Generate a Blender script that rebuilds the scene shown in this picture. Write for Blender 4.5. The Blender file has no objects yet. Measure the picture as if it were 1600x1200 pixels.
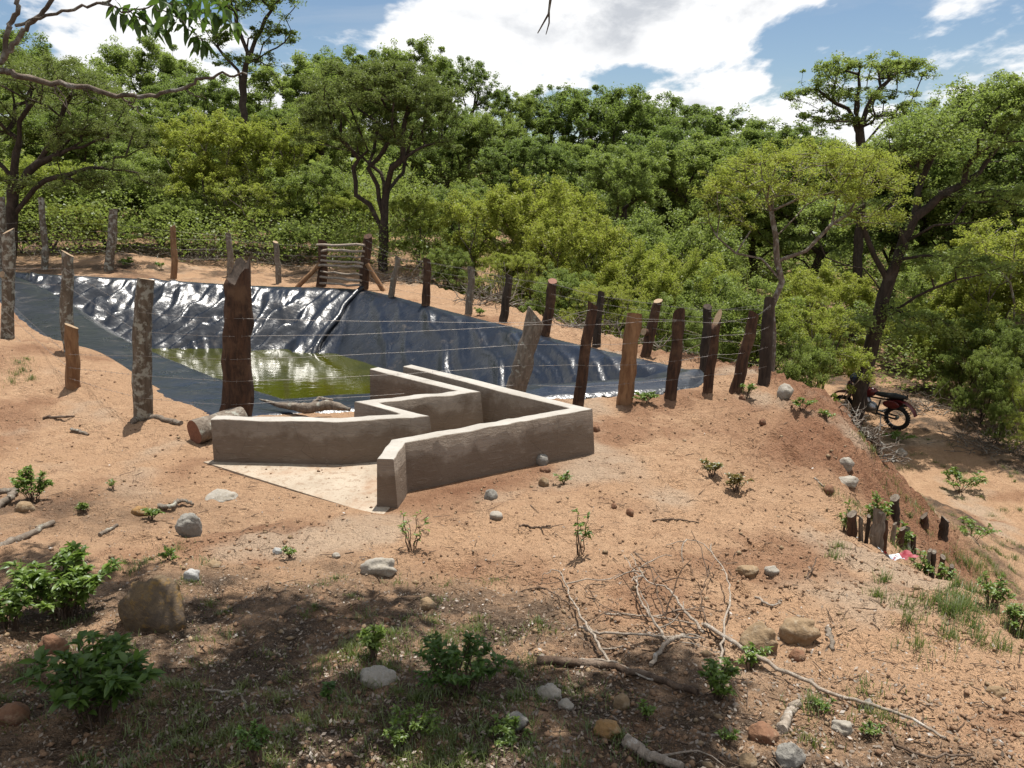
import bpy, math, random
import numpy as np
from mathutils import Vector, Matrix

# ------------------------------------------------------------------ camera, sky, sun, exposure
scene = bpy.context.scene
COL = scene.collection
CAMZ, PITCH, FPX = 2.5, math.radians(14.1), 1232.0
cam_data = bpy.data.cameras.new("camera")
cam_data.sensor_width = 36.0
cam_data.lens = 36.0 * FPX / 1600.0
cam_data.clip_start, cam_data.clip_end = 0.05, 5000
cam = bpy.data.objects.new("camera", cam_data)
cam.location = (0, 0, CAMZ)
cam.rotation_euler = (math.pi / 2 - PITCH, 0, 0)
COL.objects.link(cam)
scene.camera = cam

SUN_EL = math.radians(76)
SUN_AZ_VEC = (0.42, 0.907)                      # horizontal direction towards the sun
SUN = np.array([SUN_AZ_VEC[0] * math.cos(SUN_EL), SUN_AZ_VEC[1] * math.cos(SUN_EL), math.sin(SUN_EL)])
sun_data = bpy.data.lights.new("sun", 'SUN')
sun_data.energy = 5.0
sun_data.angle = math.radians(0.53)
sun_data.color = (1.0, 0.95, 0.87)
sun = bpy.data.objects.new("sun", sun_data)
sun.rotation_euler = Vector(SUN).to_track_quat('Z', 'Y').to_euler()
COL.objects.link(sun)

world = bpy.data.worlds.new("World")
scene.world = world
world.use_nodes = True
def build_world():
    nt = world.node_tree; N = nt.nodes; L = nt.links
    N.clear()
    out = N.new('ShaderNodeOutputWorld'); bg = N.new('ShaderNodeBackground'); bg.inputs['Strength'].default_value = 0.06
    sky = N.new('ShaderNodeTexSky'); sky.sky_type = 'NISHITA'; sky.sun_disc = False
    sky.sun_elevation = SUN_EL; sky.sun_rotation = math.atan2(SUN_AZ_VEC[0], SUN_AZ_VEC[1])
    sky.dust_density = 0.2; sky.air_density = 1.0; sky.ozone_density = 2.5
    tc = N.new('ShaderNodeTexCoord'); sep = N.new('ShaderNodeSeparateXYZ')
    L.new(tc.outputs['Generated'], sep.inputs[0])
    def math_(op, a, b, clamp=False):
        m = N.new('ShaderNodeMath'); m.operation = op; m.use_clamp = clamp
        for i, v in ((0, a), (1, b)):
            if isinstance(v, (int, float)): m.inputs[i].default_value = v
            else: L.new(v, m.inputs[i])
        return m.outputs[0]
    zc = math_('MAXIMUM', sep.outputs[2], 0.0)
    zz = math_('ADD', zc, 0.22)
    u = math_('DIVIDE', sep.outputs[0], zz); v = math_('DIVIDE', sep.outputs[1], zz)
    com = N.new('ShaderNodeCombineXYZ')
    L.new(math_('ADD', u, CLOUD_OFF[0]), com.inputs[0]); L.new(math_('ADD', math_('MULTIPLY', v, 0.62), CLOUD_OFF[1]), com.inputs[1]); 
    def noise(scale, detail, rough, vec, dist=0.0):
        n = N.new('ShaderNodeTexNoise'); n.inputs['Scale'].default_value = scale; n.inputs['Detail'].default_value = detail
        n.inputs['Roughness'].default_value = rough; n.inputs['Distortion'].default_value = dist
        L.new(vec, n.inputs['Vector']); return n.outputs[0]
    big = noise(1.15, 9, 0.56, com.outputs[0], 0.15)
    ramp = N.new('ShaderNodeMapRange'); ramp.interpolation_type = 'SMOOTHSTEP'
    ramp.inputs[1].default_value = 0.468; ramp.inputs[2].default_value = 0.512
    L.new(big, ramp.inputs[0])
    # thickness shading of the clouds: thin edges white, thick middles greyer
    sh = N.new('ShaderNodeMapRange'); sh.interpolation_type = 'SMOOTHSTEP'
    sh.inputs[1].default_value = 0.51; sh.inputs[2].default_value = 0.68
    L.new(big, sh.inputs[0])
    det = noise(3.4, 7, 0.6, com.outputs[0], 0.2)
    dd_ = N.new('ShaderNodeMapRange'); dd_.interpolation_type = 'SMOOTHSTEP'; dd_.inputs[1].default_value = .40; dd_.inputs[2].default_value = .68; L.new(det, dd_.inputs[0])
    shd = math_('MULTIPLY', math_('ADD', sh.outputs[0], .25), dd_.outputs[0], True)
    cc = N.new('ShaderNodeMix'); cc.data_type = 'RGBA'
    cc.inputs[6].default_value = (11.4, 11.4, 11.4, 1); cc.inputs[7].default_value = (6.3, 6.6, 7.1, 1)
    L.new(shd, cc.inputs[0])
    # thin veil streaks
    veil = N.new('ShaderNodeMapRange'); veil.inputs[1].default_value = 0.5; veil.inputs[2].default_value = 0.8; veil.inputs[4].default_value = 0.35
    vs = N.new('ShaderNodeVectorMath'); vs.operation = 'MULTIPLY'; vs.inputs[1].default_value = (0.7, 2.2, 1)
    L.new(com.outputs[0], vs.inputs[0])
    L.new(noise(2.2, 8, 0.62, vs.outputs[0], 0.4), veil.inputs[0])
    mx0 = N.new('ShaderNodeMix'); mx0.data_type = 'RGBA'
    L.new(veil.outputs[0], mx0.inputs[0]); L.new(sky.outputs[0], mx0.inputs[6]); mx0.inputs[7].default_value = (6.8, 7.2, 7.7, 1)
    mx = N.new('ShaderNodeMix'); mx.data_type = 'RGBA'
    L.new(ramp.outputs[0], mx.inputs[0]); L.new(mx0.outputs[2], mx.inputs[6]); L.new(cc.outputs[2], mx.inputs[7])
    L.new(mx.outputs[2], bg.inputs['Color']); L.new(bg.outputs[0], out.inputs['Surface'])
CLOUD_OFF = (7.7, 5.1)
build_world()
scene.view_settings.view_transform = 'Standard'
scene.view_settings.look = 'None'
scene.view_settings.exposure = 0.7
scene.view_settings.gamma = 1.0
scene.view_settings.use_curve_mapping = False
scene.cycles.max_bounces = 6
scene.cycles.transparent_max_bounces = 6

# ------------------------------------------------------------------ numeric helpers
SP, CP = math.sin(PITCH), math.cos(PITCH)
def ray(px, py):
    a = (px - 800.0) / FPX; b = -(py - 600.0) / FPX
    return np.array([a, CP + b * SP, -SP + b * CP])
def at_y(px, py, D):
    d = ray(px, py); return np.array([0, 0, CAMZ]) + d * (D / d[1])
def at_z(px, py, z):
    d = ray(px, py); return np.array([0, 0, CAMZ]) + d * ((z - CAMZ) / d[2])

def _h(ix, iy, seed):
    n = (ix.astype(np.int64) * 374761393 + iy.astype(np.int64) * 668265263 + seed * 1442695041) & 0xFFFFFFFF
    n = ((n ^ (n >> 13)) * 1274126177) & 0xFFFFFFFF
    n = ((n ^ (n >> 16)) * 2246822519) & 0xFFFFFFFF
    return (n ^ (n >> 15)) & 0xFFFFFFFF
def pn(x, y, seed=0):
    """2-D gradient noise, about -1..1"""
    x = np.asarray(x, float); y = np.asarray(y, float)
    ix = np.floor(x); iy = np.floor(y); fx = x - ix; fy = y - iy
    ix = ix.astype(np.int64); iy = iy.astype(np.int64)
    def g(i, j):
        a = _h(ix + i, iy + j, seed) * (2 * math.pi / 4294967296.0)
        return np.cos(a) * (fx - i) + np.sin(a) * (fy - j)
    u = fx * fx * fx * (fx * (fx * 6 - 15) + 10); v = fy * fy * fy * (fy * (fy * 6 - 15) + 10)
    a = g(0, 0) * (1 - u) + g(1, 0) * u; b = g(0, 1) * (1 - u) + g(1, 1) * u
    return (a * (1 - v) + b * v) * 1.5
def fbm(x, y, seed=0, octv=4, gain=0.5):
    s = 0; a = 1.0
    for o in range(octv):
        s = s + a * pn(np.asarray(x) * 2 ** o, np.asarray(y) * 2 ** o, seed + o * 17); a *= gain
    return s
def sstep(a, b, x):
    t = np.clip((np.asarray(x, float) - a) / (b - a), 0, 1); return t * t * (3 - 2 * t)
def poly_sd(x, y, P):
    """signed distance to polygon (positive inside), nearest edge index, second nearest distance, position along edge"""
    x = np.asarray(x, float); y = np.asarray(y, float)
    n = len(P); best = np.full(x.shape, 1e9); idx = np.zeros(x.shape, int); s = np.zeros(x.shape); ins = np.zeros(x.shape, bool)
    for i in range(n):
        ax, ay = P[i]; bx, by = P[(i + 1) % n]; ex, ey = bx - ax, by - ay; l2 = ex * ex + ey * ey
        t = np.clip(((x - ax) * ex + (y - ay) * ey) / l2, 0, 1)
        d = np.hypot(x - ax - t * ex, y - ay - t * ey)
        m = d < best; idx = np.where(m, i, idx); s = np.where(m, t * math.sqrt(l2), s); best = np.where(m, d, best)
        c = ((ay > y) != (by > y)) & (x < (bx - ax) * (y - ay) / ((by - ay) if by != ay else 1e-9) + ax)
        ins ^= c
    return np.where(ins, best, -best), idx, s

# ------------------------------------------------------------------ the lie of the land
def Z(px, py, z): p = at_z(px, py, z); return (p[0], p[1])
RIM_LEFT = [Z(345, 654, 0), Z(210, 603, 0), Z(100, 546, 0), Z(20, 491, 0)]
RIM_LEFT.append((-14.6, 20.3))
RIM_FAR = [Z(83, 428, .42), Z(267, 434, .32), Z(400, 441, .24), Z(500, 447, .17), Z(568, 453, .13)]
RIM_RIGHT = [Z(667, 479, .06), Z(730, 494, .03), Z(800, 511, 0), Z(842, 524, 0), Z(909, 540, 0), Z(978, 556, 0), Z(1046, 571, 0), Z(1088, 583, 0), Z(1104, 596, 0)]
RIM_NEAR = [Z(1085, 606, 0), Z(1000, 613, 0), Z(850, 622, 0), (-1.2, 8.95)]
POND = RIM_LEFT + RIM_FAR + RIM_RIGHT + RIM_NEAR
SIDE = ['left'] * 4 + ['far'] * 5 + ['right'] * 9 + ['near'] * 5   # side of edge i -> i+1
SIDE[3] = 'left'; SIDE[4] = 'far'
WATER_Z = -1.0
EDGE = [(9.0, -4.0), (6.2, 1.0), (4.4, 3.6)] + [Z(1600, 960, -.05), Z(1500, 908, -.1), Z(1400, 860, -.1), Z(1335, 815, -.1)] + \
       [(3.15, 7.2), (3.75, 8.2), (4.1, 9.4), (4.05, 10.4), (3.8, 11.3), (2.9, 12.6), (1.8, 14.0), (0.7, 15.8), (-0.8, 18.2), (-2.3, 20.6),
        (-2.4, 25.0), (1.0, 34.0), (1.0, 300.0)]
EDGE_POLY = EDGE + [(-900.0, 300.0), (-900.0, -300.0), (9.0, -300.0)]
PAD = [at_z(318, 722, 0)[:2], at_z(600, 815, 0)[:2], (-0.6, 6.2), (1.2, 7.5), (-1.0, 9.6), (-1.9, 9.2), (-2.6, 8.0)]

def berm(x, y): return .13 * sstep(14, 18, y) + .30 * sstep(-5, -13, x) * sstep(14.5, 18.5, y)
def land(x, y, detail=True):
    x = np.asarray(x, float); y = np.asarray(y, float)
    out_d, _, _ = poly_sd(x, y, EDGE_POLY); out_d = -out_d          # >0 outside the plateau (the lower ground)
    pond_d, _, _ = poly_sd(x, y, POND)
    pad_d, _, _ = poly_sd(x, y, [tuple(p) for p in PAD])
    z = 0.93 * (1 - sstep(-0.5, 6.4, y + 0.12 * x)) + berm(x, y)
    z = z - 0.02 * np.clip(x, 0, 6) * sstep(2, 6, y)
    z = z + 0.42 * np.exp(-(((x + 7.3) / 1.9) ** 2 + ((y - 10.2) / 1.7) ** 2))       # bank by the left posts
    z = z + 0.30 * np.exp(-(((x + 10.9) / 1.3) ** 2 + ((y - 22.2) / .7) ** 2))       # heap of earth behind the pond
    z = z + 0.16 * np.exp(-(((x - 3.2) / 1.0) ** 2 + ((y - 8.9) / 1.6) ** 2))        # spoil heap crest
    L = 2.5 + .6 * (1 - sstep(5.8, 8.0, y))
    d = np.log1p(np.exp(np.clip((out_d + .02) / .15, -30, 30))) * .15
    drop = 3.35 * (1 - np.exp(-d / L))
    z = z - drop
    # a far rise behind the wood
    r = np.hypot(x, y)
    z = z + 9.0 * sstep(60, 170, r) * (y > 0)
    if detail:
        damp = sstep(-0.1, 0.5, -pad_d) * sstep(-0.25, 0.45, -pond_d)
        rough = 0.45 + 0.55 * sstep(0.3, 2.2, x + 0.4 * fbm(x * .5, y * .5, 3, 2))
        mound = np.exp(-(np.clip(np.abs(out_d - .6) - .8, 0, None) / .8) ** 2) * sstep(6.2, 7.5, y)
        n = 0.07 * fbm(x * .45, y * .45, 1, 3) + 0.034 * fbm(x * 1.7, y * 1.7, 5, 3) - .035 * np.abs(fbm(x * 1.1 + .5 * y, y * .8, 45, 3)) * (r < 20)
        n = n + (0.016 + .014 * rough + .03 * mound) * fbm(x * 5.5, y * 5.5, 9, 4, .62)
        n = n - .10 * mound * np.abs(fbm(x * 2.0, y * 2.0, 29, 4, .6))
        # hoof prints
        cs = 0.36; cx = np.floor(x / cs); cy = np.floor(y / cs); dent = np.zeros_like(n)
        near = (r < 16)
        for i in (-1, 0, 1):
            for j in (-1, 0, 1):
                a = (cx + i).astype(np.int64); b = (cy + j).astype(np.int64)
                h1 = _h(a, b, 71) / 4294967296.0; h2 = _h(a, b, 72) / 4294967296.0; h3 = _h(a, b, 73) / 4294967296.0
                q = np.hypot((x - (a + h1) * cs), (y - (b + h2) * cs)) / (.045 + .05 * h3)
                on = (h3 > .35)
                dent = dent + on * (-np.exp(-q ** 4) + .45 * np.exp(-((q - 1.25) / .3) ** 2)) * (.02 + .03 * h1)
        n = n + dent * near * (.35 + .65 * rough) * sstep(-.2, .25, fbm(x * .6, y * .6, 41, 2) + .5 * rough - .15)
        z = z + n * damp
    # below the pond liner
    z = z - 0.03 * sstep(-.02, .1, pond_d) - 2.6 * sstep(.12, 1.0, pond_d) * 1.0
    z = z - .02 * sstep(-.02, .06, pad_d)
    return z
def gz(x, y): return float(land(np.array([x]), np.array([y]))[0])
def G(px, py):
    """where the line of sight through a picture point meets the ground"""
    d = ray(px, py)
    t = np.concatenate([np.linspace(1.0, 30, 260), np.linspace(30.3, 120, 120)])
    X = d[0] * t; Y = d[1] * t; zz = CAMZ + d[2] * t
    below = zz < land(X, Y, False) + .06
    k = int(np.argmax(below)) if below.any() else len(t) - 1
    tt = np.linspace(t[max(k - 2, 0)], t[min(k + 4, len(t) - 1)], 160); X = d[0] * tt; Y = d[1] * tt
    b = (CAMZ + d[2] * tt) < land(X, Y); j = int(np.argmax(b)) if b.any() else 159
    return np.array([X[j], Y[j], gz(X[j], Y[j])])

# ------------------------------------------------------------------ mesh helpers
def np_mesh(name, verts, quads=None, tris=None, mats=(), smooth=False, midx=None):
    me = bpy.data.meshes.new(name)
    verts = np.ascontiguousarray(verts, dtype=np.float32)
    nq = 0 if quads is None else len(quads); ntr = 0 if tris is None else len(tris)
    loops = []
    if nq: loops.append(np.asarray(quads, np.int32).ravel())
    if ntr: loops.append(np.asarray(tris, np.int32).ravel())
    li = np.concatenate(loops)
    me.vertices.add(len(verts)); me.vertices.foreach_set('co', verts.ravel())
    me.loops.add(len(li)); me.loops.foreach_set('vertex_index', li)
    me.polygons.add(nq + ntr)
    st = np.concatenate([np.arange(nq) * 4, nq * 4 + np.arange(ntr) * 3]).astype(np.int32)
    me.polygons.foreach_set('loop_start', st)
    me.polygons.foreach_set('loop_total', np.concatenate([np.full(nq, 4), np.full(ntr, 3)]).astype(np.int32))
    if smooth: me.polygons.foreach_set('use_smooth', np.ones(nq + ntr, bool))
    if midx is not None: me.polygons.foreach_set('material_index', np.asarray(midx, np.int32))
    for m in mats: me.materials.append(m)
    me.update(calc_edges=True); me.validate()
    return me
class MB:
    """collects tubes, lathes, boxes and sheets into one mesh"""
    def __init__(s): s.v = []; s.q = []; s.t = []; s.qm = []; s.tm = []; s.n = 0
    def add(s, v, q=(), t=(), m=0):
        v = np.asarray(v, float); s.v.append(v)
        q = np.asarray(q, int).reshape(-1, 4); t = np.asarray(t, int).reshape(-1, 3)
        s.q.append(q + s.n); s.t.append(t + s.n); s.qm += [m] * len(q); s.tm += [m] * len(t); s.n += len(v)
    def tube(s, path, rad, sides=6, caps=True, m=0, capm=None, jit=None, seed=0):
        P = np.asarray(path, float); n = len(P); R = np.broadcast_to(np.asarray(rad, float), (n,))
        T = np.gradient(P, axis=0); T /= np.linalg.norm(T, axis=1)[:, None] + 1e-12
        up = np.array([0, 0, 1.0]) if abs(T[0][2]) < .9 else np.array([1.0, 0, 0])
        u = np.cross(T[0], up); u /= np.linalg.norm(u); ang = np.arange(sides) * 2 * math.pi / sides; V = []
        for i in range(n):
            u = u - T[i] * np.dot(u, T[i]); u /= np.linalg.norm(u) + 1e-12; w = np.cross(T[i], u)
            r = R[i] * np.ones(sides)
            if jit is not None: r = r * (1 + jit * pn(np.cos(ang) * 1.6 + seed, np.sin(ang) * 1.6 + i * .55 + seed, 7))
            V.append(P[i] + r[:, None] * (np.cos(ang)[:, None] * u + np.sin(ang)[:, None] * w))
        V = np.concatenate(V); k = np.arange(sides); kn = (k + 1) % sides
        Q = np.concatenate([np.stack([i * sides + k, i * sides + kn, (i + 1) * sides + kn, (i + 1) * sides + k], 1) for i in range(n - 1)])
        s.add(V, Q, m=m)
        if caps:
            c = m if capm is None else capm
            for e, o in ((0, 0), (n - 1, (n - 1) * sides)):
                ring = V[o:o + sides]; ce = P[e]
                tr = np.stack([np.zeros(sides, int), 1 + kn, 1 + k] if e == 0 else [np.zeros(sides, int), 1 + k, 1 + kn], 1)
                s.add(np.vstack([ce, ring]), (), tr, c)
    def box(s, c, size, rot=None, m=0):
        c = np.asarray(c, float); h = np.asarray(size, float) / 2
        v = np.array([[x, y, z] for x in (-1, 1) for y in (-1, 1) for z in (-1, 1)], float) * h
        if rot is not None: v = v @ np.asarray(rot).T
        s.add(v + c, [[0, 1, 3, 2], [4, 6, 7, 5], [0, 4, 5, 1], [2, 3, 7, 6], [0, 2, 6, 4], [1, 5, 7, 3]], m=m)
    def ellipsoid(s, c, r, nu=12, nv=8, rot=None, m=0, dis=0, seed=0):
        th = np.linspace(0, math.pi, nv + 1); ph = np.arange(nu) * 2 * math.pi / nu
        v = np.array([[math.sin(a) * math.cos(b), math.sin(a) * math.sin(b), math.cos(a)] for a in th for b in ph])
        if dis: v = v * (1 + dis * (pn(v[:, 0] * 1.4 + seed, v[:, 1] * 1.4 + v[:, 2] * 1.1, seed))[:, None])
        v = v * np.asarray(r, float)
        if rot is not None: v = v @ np.asarray(rot).T
        q = [[i * nu + j, (i + 1) * nu + j, (i + 1) * nu + (j + 1) % nu, i * nu + (j + 1) % nu] for i in range(nv) for j in range(nu)]
        s.add(v + np.asarray(c, float), q, m=m)
    def torus(s, c, R, r, axis=(0, 1, 0), nu=28, nv=8, m=0):
        a = np.asarray(axis, float); a /= np.linalg.norm(a); u = np.cross(a, [0, 0, 1.0]); u /= np.linalg.norm(u); w = np.cross(a, u)
        V = []
        for i in range(nu):
            t = i * 2 * math.pi / nu; e = math.cos(t) * u + math.sin(t) * w
            for j in range(nv):
                p = j * 2 * math.pi / nv; V.append(np.asarray(c) + e * (R + r * math.cos(p)) + a * r * math.sin(p))
        q = [[i * nv + j, ((i + 1) % nu) * nv + j, ((i + 1) % nu) * nv + (j + 1) % nv, i * nv + (j + 1) % nv] for i in range(nu) for j in range(nv)]
        s.add(V, q, m=m)
    def mesh(s, name, mats, smooth=True):
        mats = mats if isinstance(mats, (list, tuple)) else [mats]
        return np_mesh(name, np.concatenate(s.v), np.concatenate(s.q), np.concatenate(s.t), mats, smooth, s.qm + s.tm)
    def build(s, name, mats, parent=None, smooth=True, loc=None): return obj(name, s.mesh(name, mats, smooth), parent, loc)
def obj(name, me, parent=None, loc=None):
    o = bpy.data.objects.new(name, me); COL.objects.link(o)
    if loc is not None: o.location = [float(c) for c in loc]
    if parent is not None: o.parent = parent
    return o
def tag(o, label, cat, group=None, kind=None):
    o['label'] = label; o['category'] = cat
    if group: o['group'] = group
    if kind: o['kind'] = kind
    return o
def empty(name, loc, rz=0.0, sc=1.0):
    o = bpy.data.objects.new(name, None); COL.objects.link(o); o.location = [float(c) for c in loc]
    o.rotation_euler = (0, 0, rz); o.scale = (sc, sc, sc) if not isinstance(sc, tuple) else sc
    o.empty_display_size = .2
    return o

# ------------------------------------------------------------------ materials
class NT:
    def __init__(s, name):
        s.m = bpy.data.materials.new(name); s.m.use_nodes = True; s.t = s.m.node_tree; s.N = s.t.nodes; s.L = s.t.links; s.N.clear()
        s.out = s.N.new('ShaderNodeOutputMaterial')
    def n(s, typ, **kw):
        nd = s.N.new(typ)
        for k, v in kw.items(): setattr(nd, k, v)
        return nd
    def set(s, sock, v):
        if hasattr(v, 'is_output') or isinstance(v, bpy.types.NodeSocket): s.L.new(v, sock)
        elif isinstance(v, tuple) and len(v) == 3 and sock.type == 'RGBA': sock.default_value = (*v, 1)
        else: sock.default_value = v
    def coord(s, which='Object'): return s.n('ShaderNodeTexCoord').outputs[which]
    def pos(s): return s.n('ShaderNodeNewGeometry').outputs['Position']
    def noise(s, vec, scale, detail=4, rough=.55, dist=0, col=False):
        nd = s.n('ShaderNodeTexNoise'); s.L.new(vec, nd.inputs['Vector'])
        nd.inputs['Scale'].default_value = scale; nd.inputs['Detail'].default_value = detail
        nd.inputs['Roughness'].default_value = rough; nd.inputs['Distortion'].default_value = dist
        return nd.outputs[1 if col else 0]
    def vor(s, vec, scale, feature='F1', out=0):
        nd = s.n('ShaderNodeTexVoronoi', feature=feature); s.L.new(vec, nd.inputs['Vector']); nd.inputs['Scale'].default_value = scale
        return nd.outputs[out]
    def rng(s, v, a, b, c=0.0, d=1.0, smooth=True):
        nd = s.n('ShaderNodeMapRange')
        if smooth: nd.interpolation_type = 'SMOOTHSTEP'
        s.L.new(v, nd.inputs[0])
        for i, q in enumerate((a, b, c, d)): nd.inputs[1 + i].default_value = q
        return nd.outputs[0]
    def mix(s, f, a, b, mode='MIX'):
        nd = s.n('ShaderNodeMix', data_type='RGBA', blend_type=mode)
        s.set(nd.inputs[0], f); s.set(nd.inputs[6], a); s.set(nd.inputs[7], b); return nd.outputs[2]
    def math(s, op, a, b=0.0, clamp=False):
        nd = s.n('ShaderNodeMath', operation=op, use_clamp=clamp); s.set(nd.inputs[0], a); s.set(nd.inputs[1], b); return nd.outputs[0]
    def scale(s, vec, v):
        nd = s.n('ShaderNodeVectorMath', operation='MULTIPLY'); s.L.new(vec, nd.inputs[0]); nd.inputs[1].default_value = v; return nd.outputs[0]
    def bump(s, h, strength=.5, dist=.02, normal=None):
        nd = s.n('ShaderNodeBump'); s.L.new(h, nd.inputs['Height']); nd.inputs['Strength'].default_value = strength; nd.inputs['Distance'].default_value = dist
        if normal is not None: s.L.new(normal, nd.inputs['Normal'])
        return nd.outputs[0]
    def pbr(s, col, rough=.8, normal=None, spec=.3, metal=0.0):
        b = s.n('ShaderNodeBsdfPrincipled'); s.set(b.inputs['Base Color'], col); s.set(b.inputs['Roughness'], rough)
        b.inputs['Specular IOR Level'].default_value = spec; b.inputs['Metallic'].default_value = metal
        if normal is not None: s.L.new(normal, b.inputs['Normal'])
        s.L.new(b.outputs[0], s.out.inputs['Surface']); s.b = b; return s.m

def m_ground():
    k = NT('soil'); p = k.pos()
    at = k.n('ShaderNodeAttribute', attribute_name='mask'); sep = k.n('ShaderNodeSeparateColor'); k.L.new(at.outputs['Color'], sep.inputs[0])
    red, litter, pale = sep.outputs[0], sep.outputs[1], sep.outputs[2]
    n1 = k.noise(p, .9, 6, .6); n2 = k.noise(p, 6, 6, .65); n3 = k.noise(p, 38, 4, .6); n4 = k.noise(p, 140, 2, .5)
    sand = k.mix(k.rng(n2, .3, .7), (.48, .315, .196), (.365, .224, .135))
    sand = k.mix(k.rng(n1, .35, .65), sand, (.42, .265, .16))
    redc = k.mix(k.rng(n2, .35, .65), (.26, .138, .08), (.2, .10, .057))
    c = k.mix(red, sand, redc)
    c = k.mix(k.math('MULTIPLY', pale, .75), c, (.43, .33, .24))
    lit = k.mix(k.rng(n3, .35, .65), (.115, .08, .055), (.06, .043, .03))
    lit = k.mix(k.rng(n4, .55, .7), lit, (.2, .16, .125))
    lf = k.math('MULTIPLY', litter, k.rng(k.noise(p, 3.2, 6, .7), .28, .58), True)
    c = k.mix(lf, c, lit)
    # small crumbs and bits: dark and pale specks
    c = k.mix(k.math('MULTIPLY', k.rng(n3, .60, .70), .55), c, (.10, .055, .034))
    c = k.mix(k.math('MULTIPLY', k.rng(n4, .62, .72), .45), c, (.42, .32, .23))
    c = k.mix(k.math('MULTIPLY', k.rng(k.noise(k.scale(p, (1, 2.2, 1)), 17, 5, .7, 1.5), .60, .68), .6), c, (.10, .062, .04))
    c = k.mix(k.math('MULTIPLY', k.rng(k.noise(k.scale(p, (1, 1.6, 1)), 9, 6, .72, .8), .52, .66), .27), c, (.17, .10, .06))
    h = k.math('ADD', k.math('MULTIPLY', n3, .6), k.math('MULTIPLY', n4, .25)); h = k.math('ADD', h, k.math('MULTIPLY', k.noise(p, 14, 5, .65), 1.0))
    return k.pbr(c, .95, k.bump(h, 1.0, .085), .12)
def m_liner():
    k = NT('black_liner'); p = k.pos()
    n = k.noise(p, 2.0, 5, .6); f = k.noise(p, 9, 4, .55)
    dust = k.math('MULTIPLY', k.rng(k.noise(p, 3.1, 7, .68), .56, .78), .38)
    c = k.mix(dust, (.010, .0135, .021), (.22, .18, .14))
    r = k.math('ADD', k.rng(n, .3, .7, .26, .35), k.math('MULTIPLY', dust, .6))
    h = k.math('ADD', k.math('MULTIPLY', n, 1.0), k.math('MULTIPLY', f, .16))
    return k.pbr(c, r, k.bump(h, .5, .08), .55)
def m_water():
    k = NT('pond_water'); p = k.pos()
    w = k.noise(k.scale(p, (1.0, 2.0, 1)), 3.2, 4, .5, .4)
    c = k.mix(k.rng(k.noise(p, .8, 4, .6), .35, .65), (.044, .046, .003), (.030, .033, .003))
    return k.pbr(c, .06, k.bump(w, .12, .03), .5)
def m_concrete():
    k = NT('shaded_cement_sides'); p = k.pos(); sep = k.n('ShaderNodeSeparateXYZ'); k.L.new(p, sep.inputs[0])
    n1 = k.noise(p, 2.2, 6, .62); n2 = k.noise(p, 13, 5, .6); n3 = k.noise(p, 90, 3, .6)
    c = k.mix(k.rng(n1, .3, .7), (.27, .225, .182), (.195, .158, .125))  # base colour darkened to carry the shade on the wall sides
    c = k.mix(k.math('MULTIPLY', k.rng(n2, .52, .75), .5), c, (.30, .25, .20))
    mud = k.math('ADD', sep.outputs[2], k.math('MULTIPLY', k.noise(p, 2.2, 7, .66), -.62))
    c = k.mix(k.math('MULTIPLY', k.rng(mud, -.07, .02, 1, 0), .6), c, (.115, .078, .052))
    c = k.mix(k.math('MULTIPLY', k.rng(k.noise(k.scale(p, (5, 5, .7)), 2.0, 4, .6), .56, .72), .35), c, (.12, .09, .068))
    tw = k.noise(k.scale(p, (1.2, 1.2, 6)), 5, 6, .7, 1.2); c = k.mix(k.math('MULTIPLY', k.rng(tw, .55, .68), .35), c, (.31, .27, .225)); c = k.mix(k.math('MULTIPLY', k.rng(tw, .45, .34), .35), c, (.12, .09, .068))
    crk = k.vor(k.scale(p, (1, 1, 1.3)), 2.6, 'DISTANCE_TO_EDGE'); c = k.mix(k.math('MULTIPLY', k.rng(crk, .006, .0, 0, 1), .5), c, (.06, .045, .035))
    h = k.math('ADD', k.math('ADD', n2, k.math('MULTIPLY', tw, 1.4)), k.math('MULTIPLY', n3, .4))
    return k.pbr(c, .9, k.bump(h, .7, .016), .2)
def m_lit_top():  # same cement painted paler, sunlight on the wall tops put into colour
    k = NT('lit_cement_top'); p = k.pos(); n1 = k.noise(p, 4, 6, .62); n2 = k.noise(p, 22, 5, .65)
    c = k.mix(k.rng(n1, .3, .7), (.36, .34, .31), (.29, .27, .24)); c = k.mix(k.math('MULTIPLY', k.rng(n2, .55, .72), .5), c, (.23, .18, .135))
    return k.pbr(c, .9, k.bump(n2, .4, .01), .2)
def m_slab():
    k = NT('sandy_slab'); p = k.pos()
    n1 = k.noise(p, 2.5, 6, .62); n3 = k.noise(p, 60, 4, .6); n2 = k.noise(p, 15, 5, .65)
    c = k.mix(k.rng(n1, .3, .7), (.36, .305, .24), (.285, .235, .18)); c = k.mix(k.math('MULTIPLY', k.rng(n2, .5, .64), .55), c, (.19, .125, .08)); c = k.mix(k.math('MULTIPLY', k.rng(n3, .58, .68), .5), c, (.13, .085, .055)); c = k.mix(k.math('MULTIPLY', k.rng(k.noise(p, 1.3, 6, .7), .48, .66), .5), c, (.27, .165, .10))
    return k.pbr(c, .92, k.bump(k.math('ADD', n3, n2), .5, .01), .2)
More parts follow.
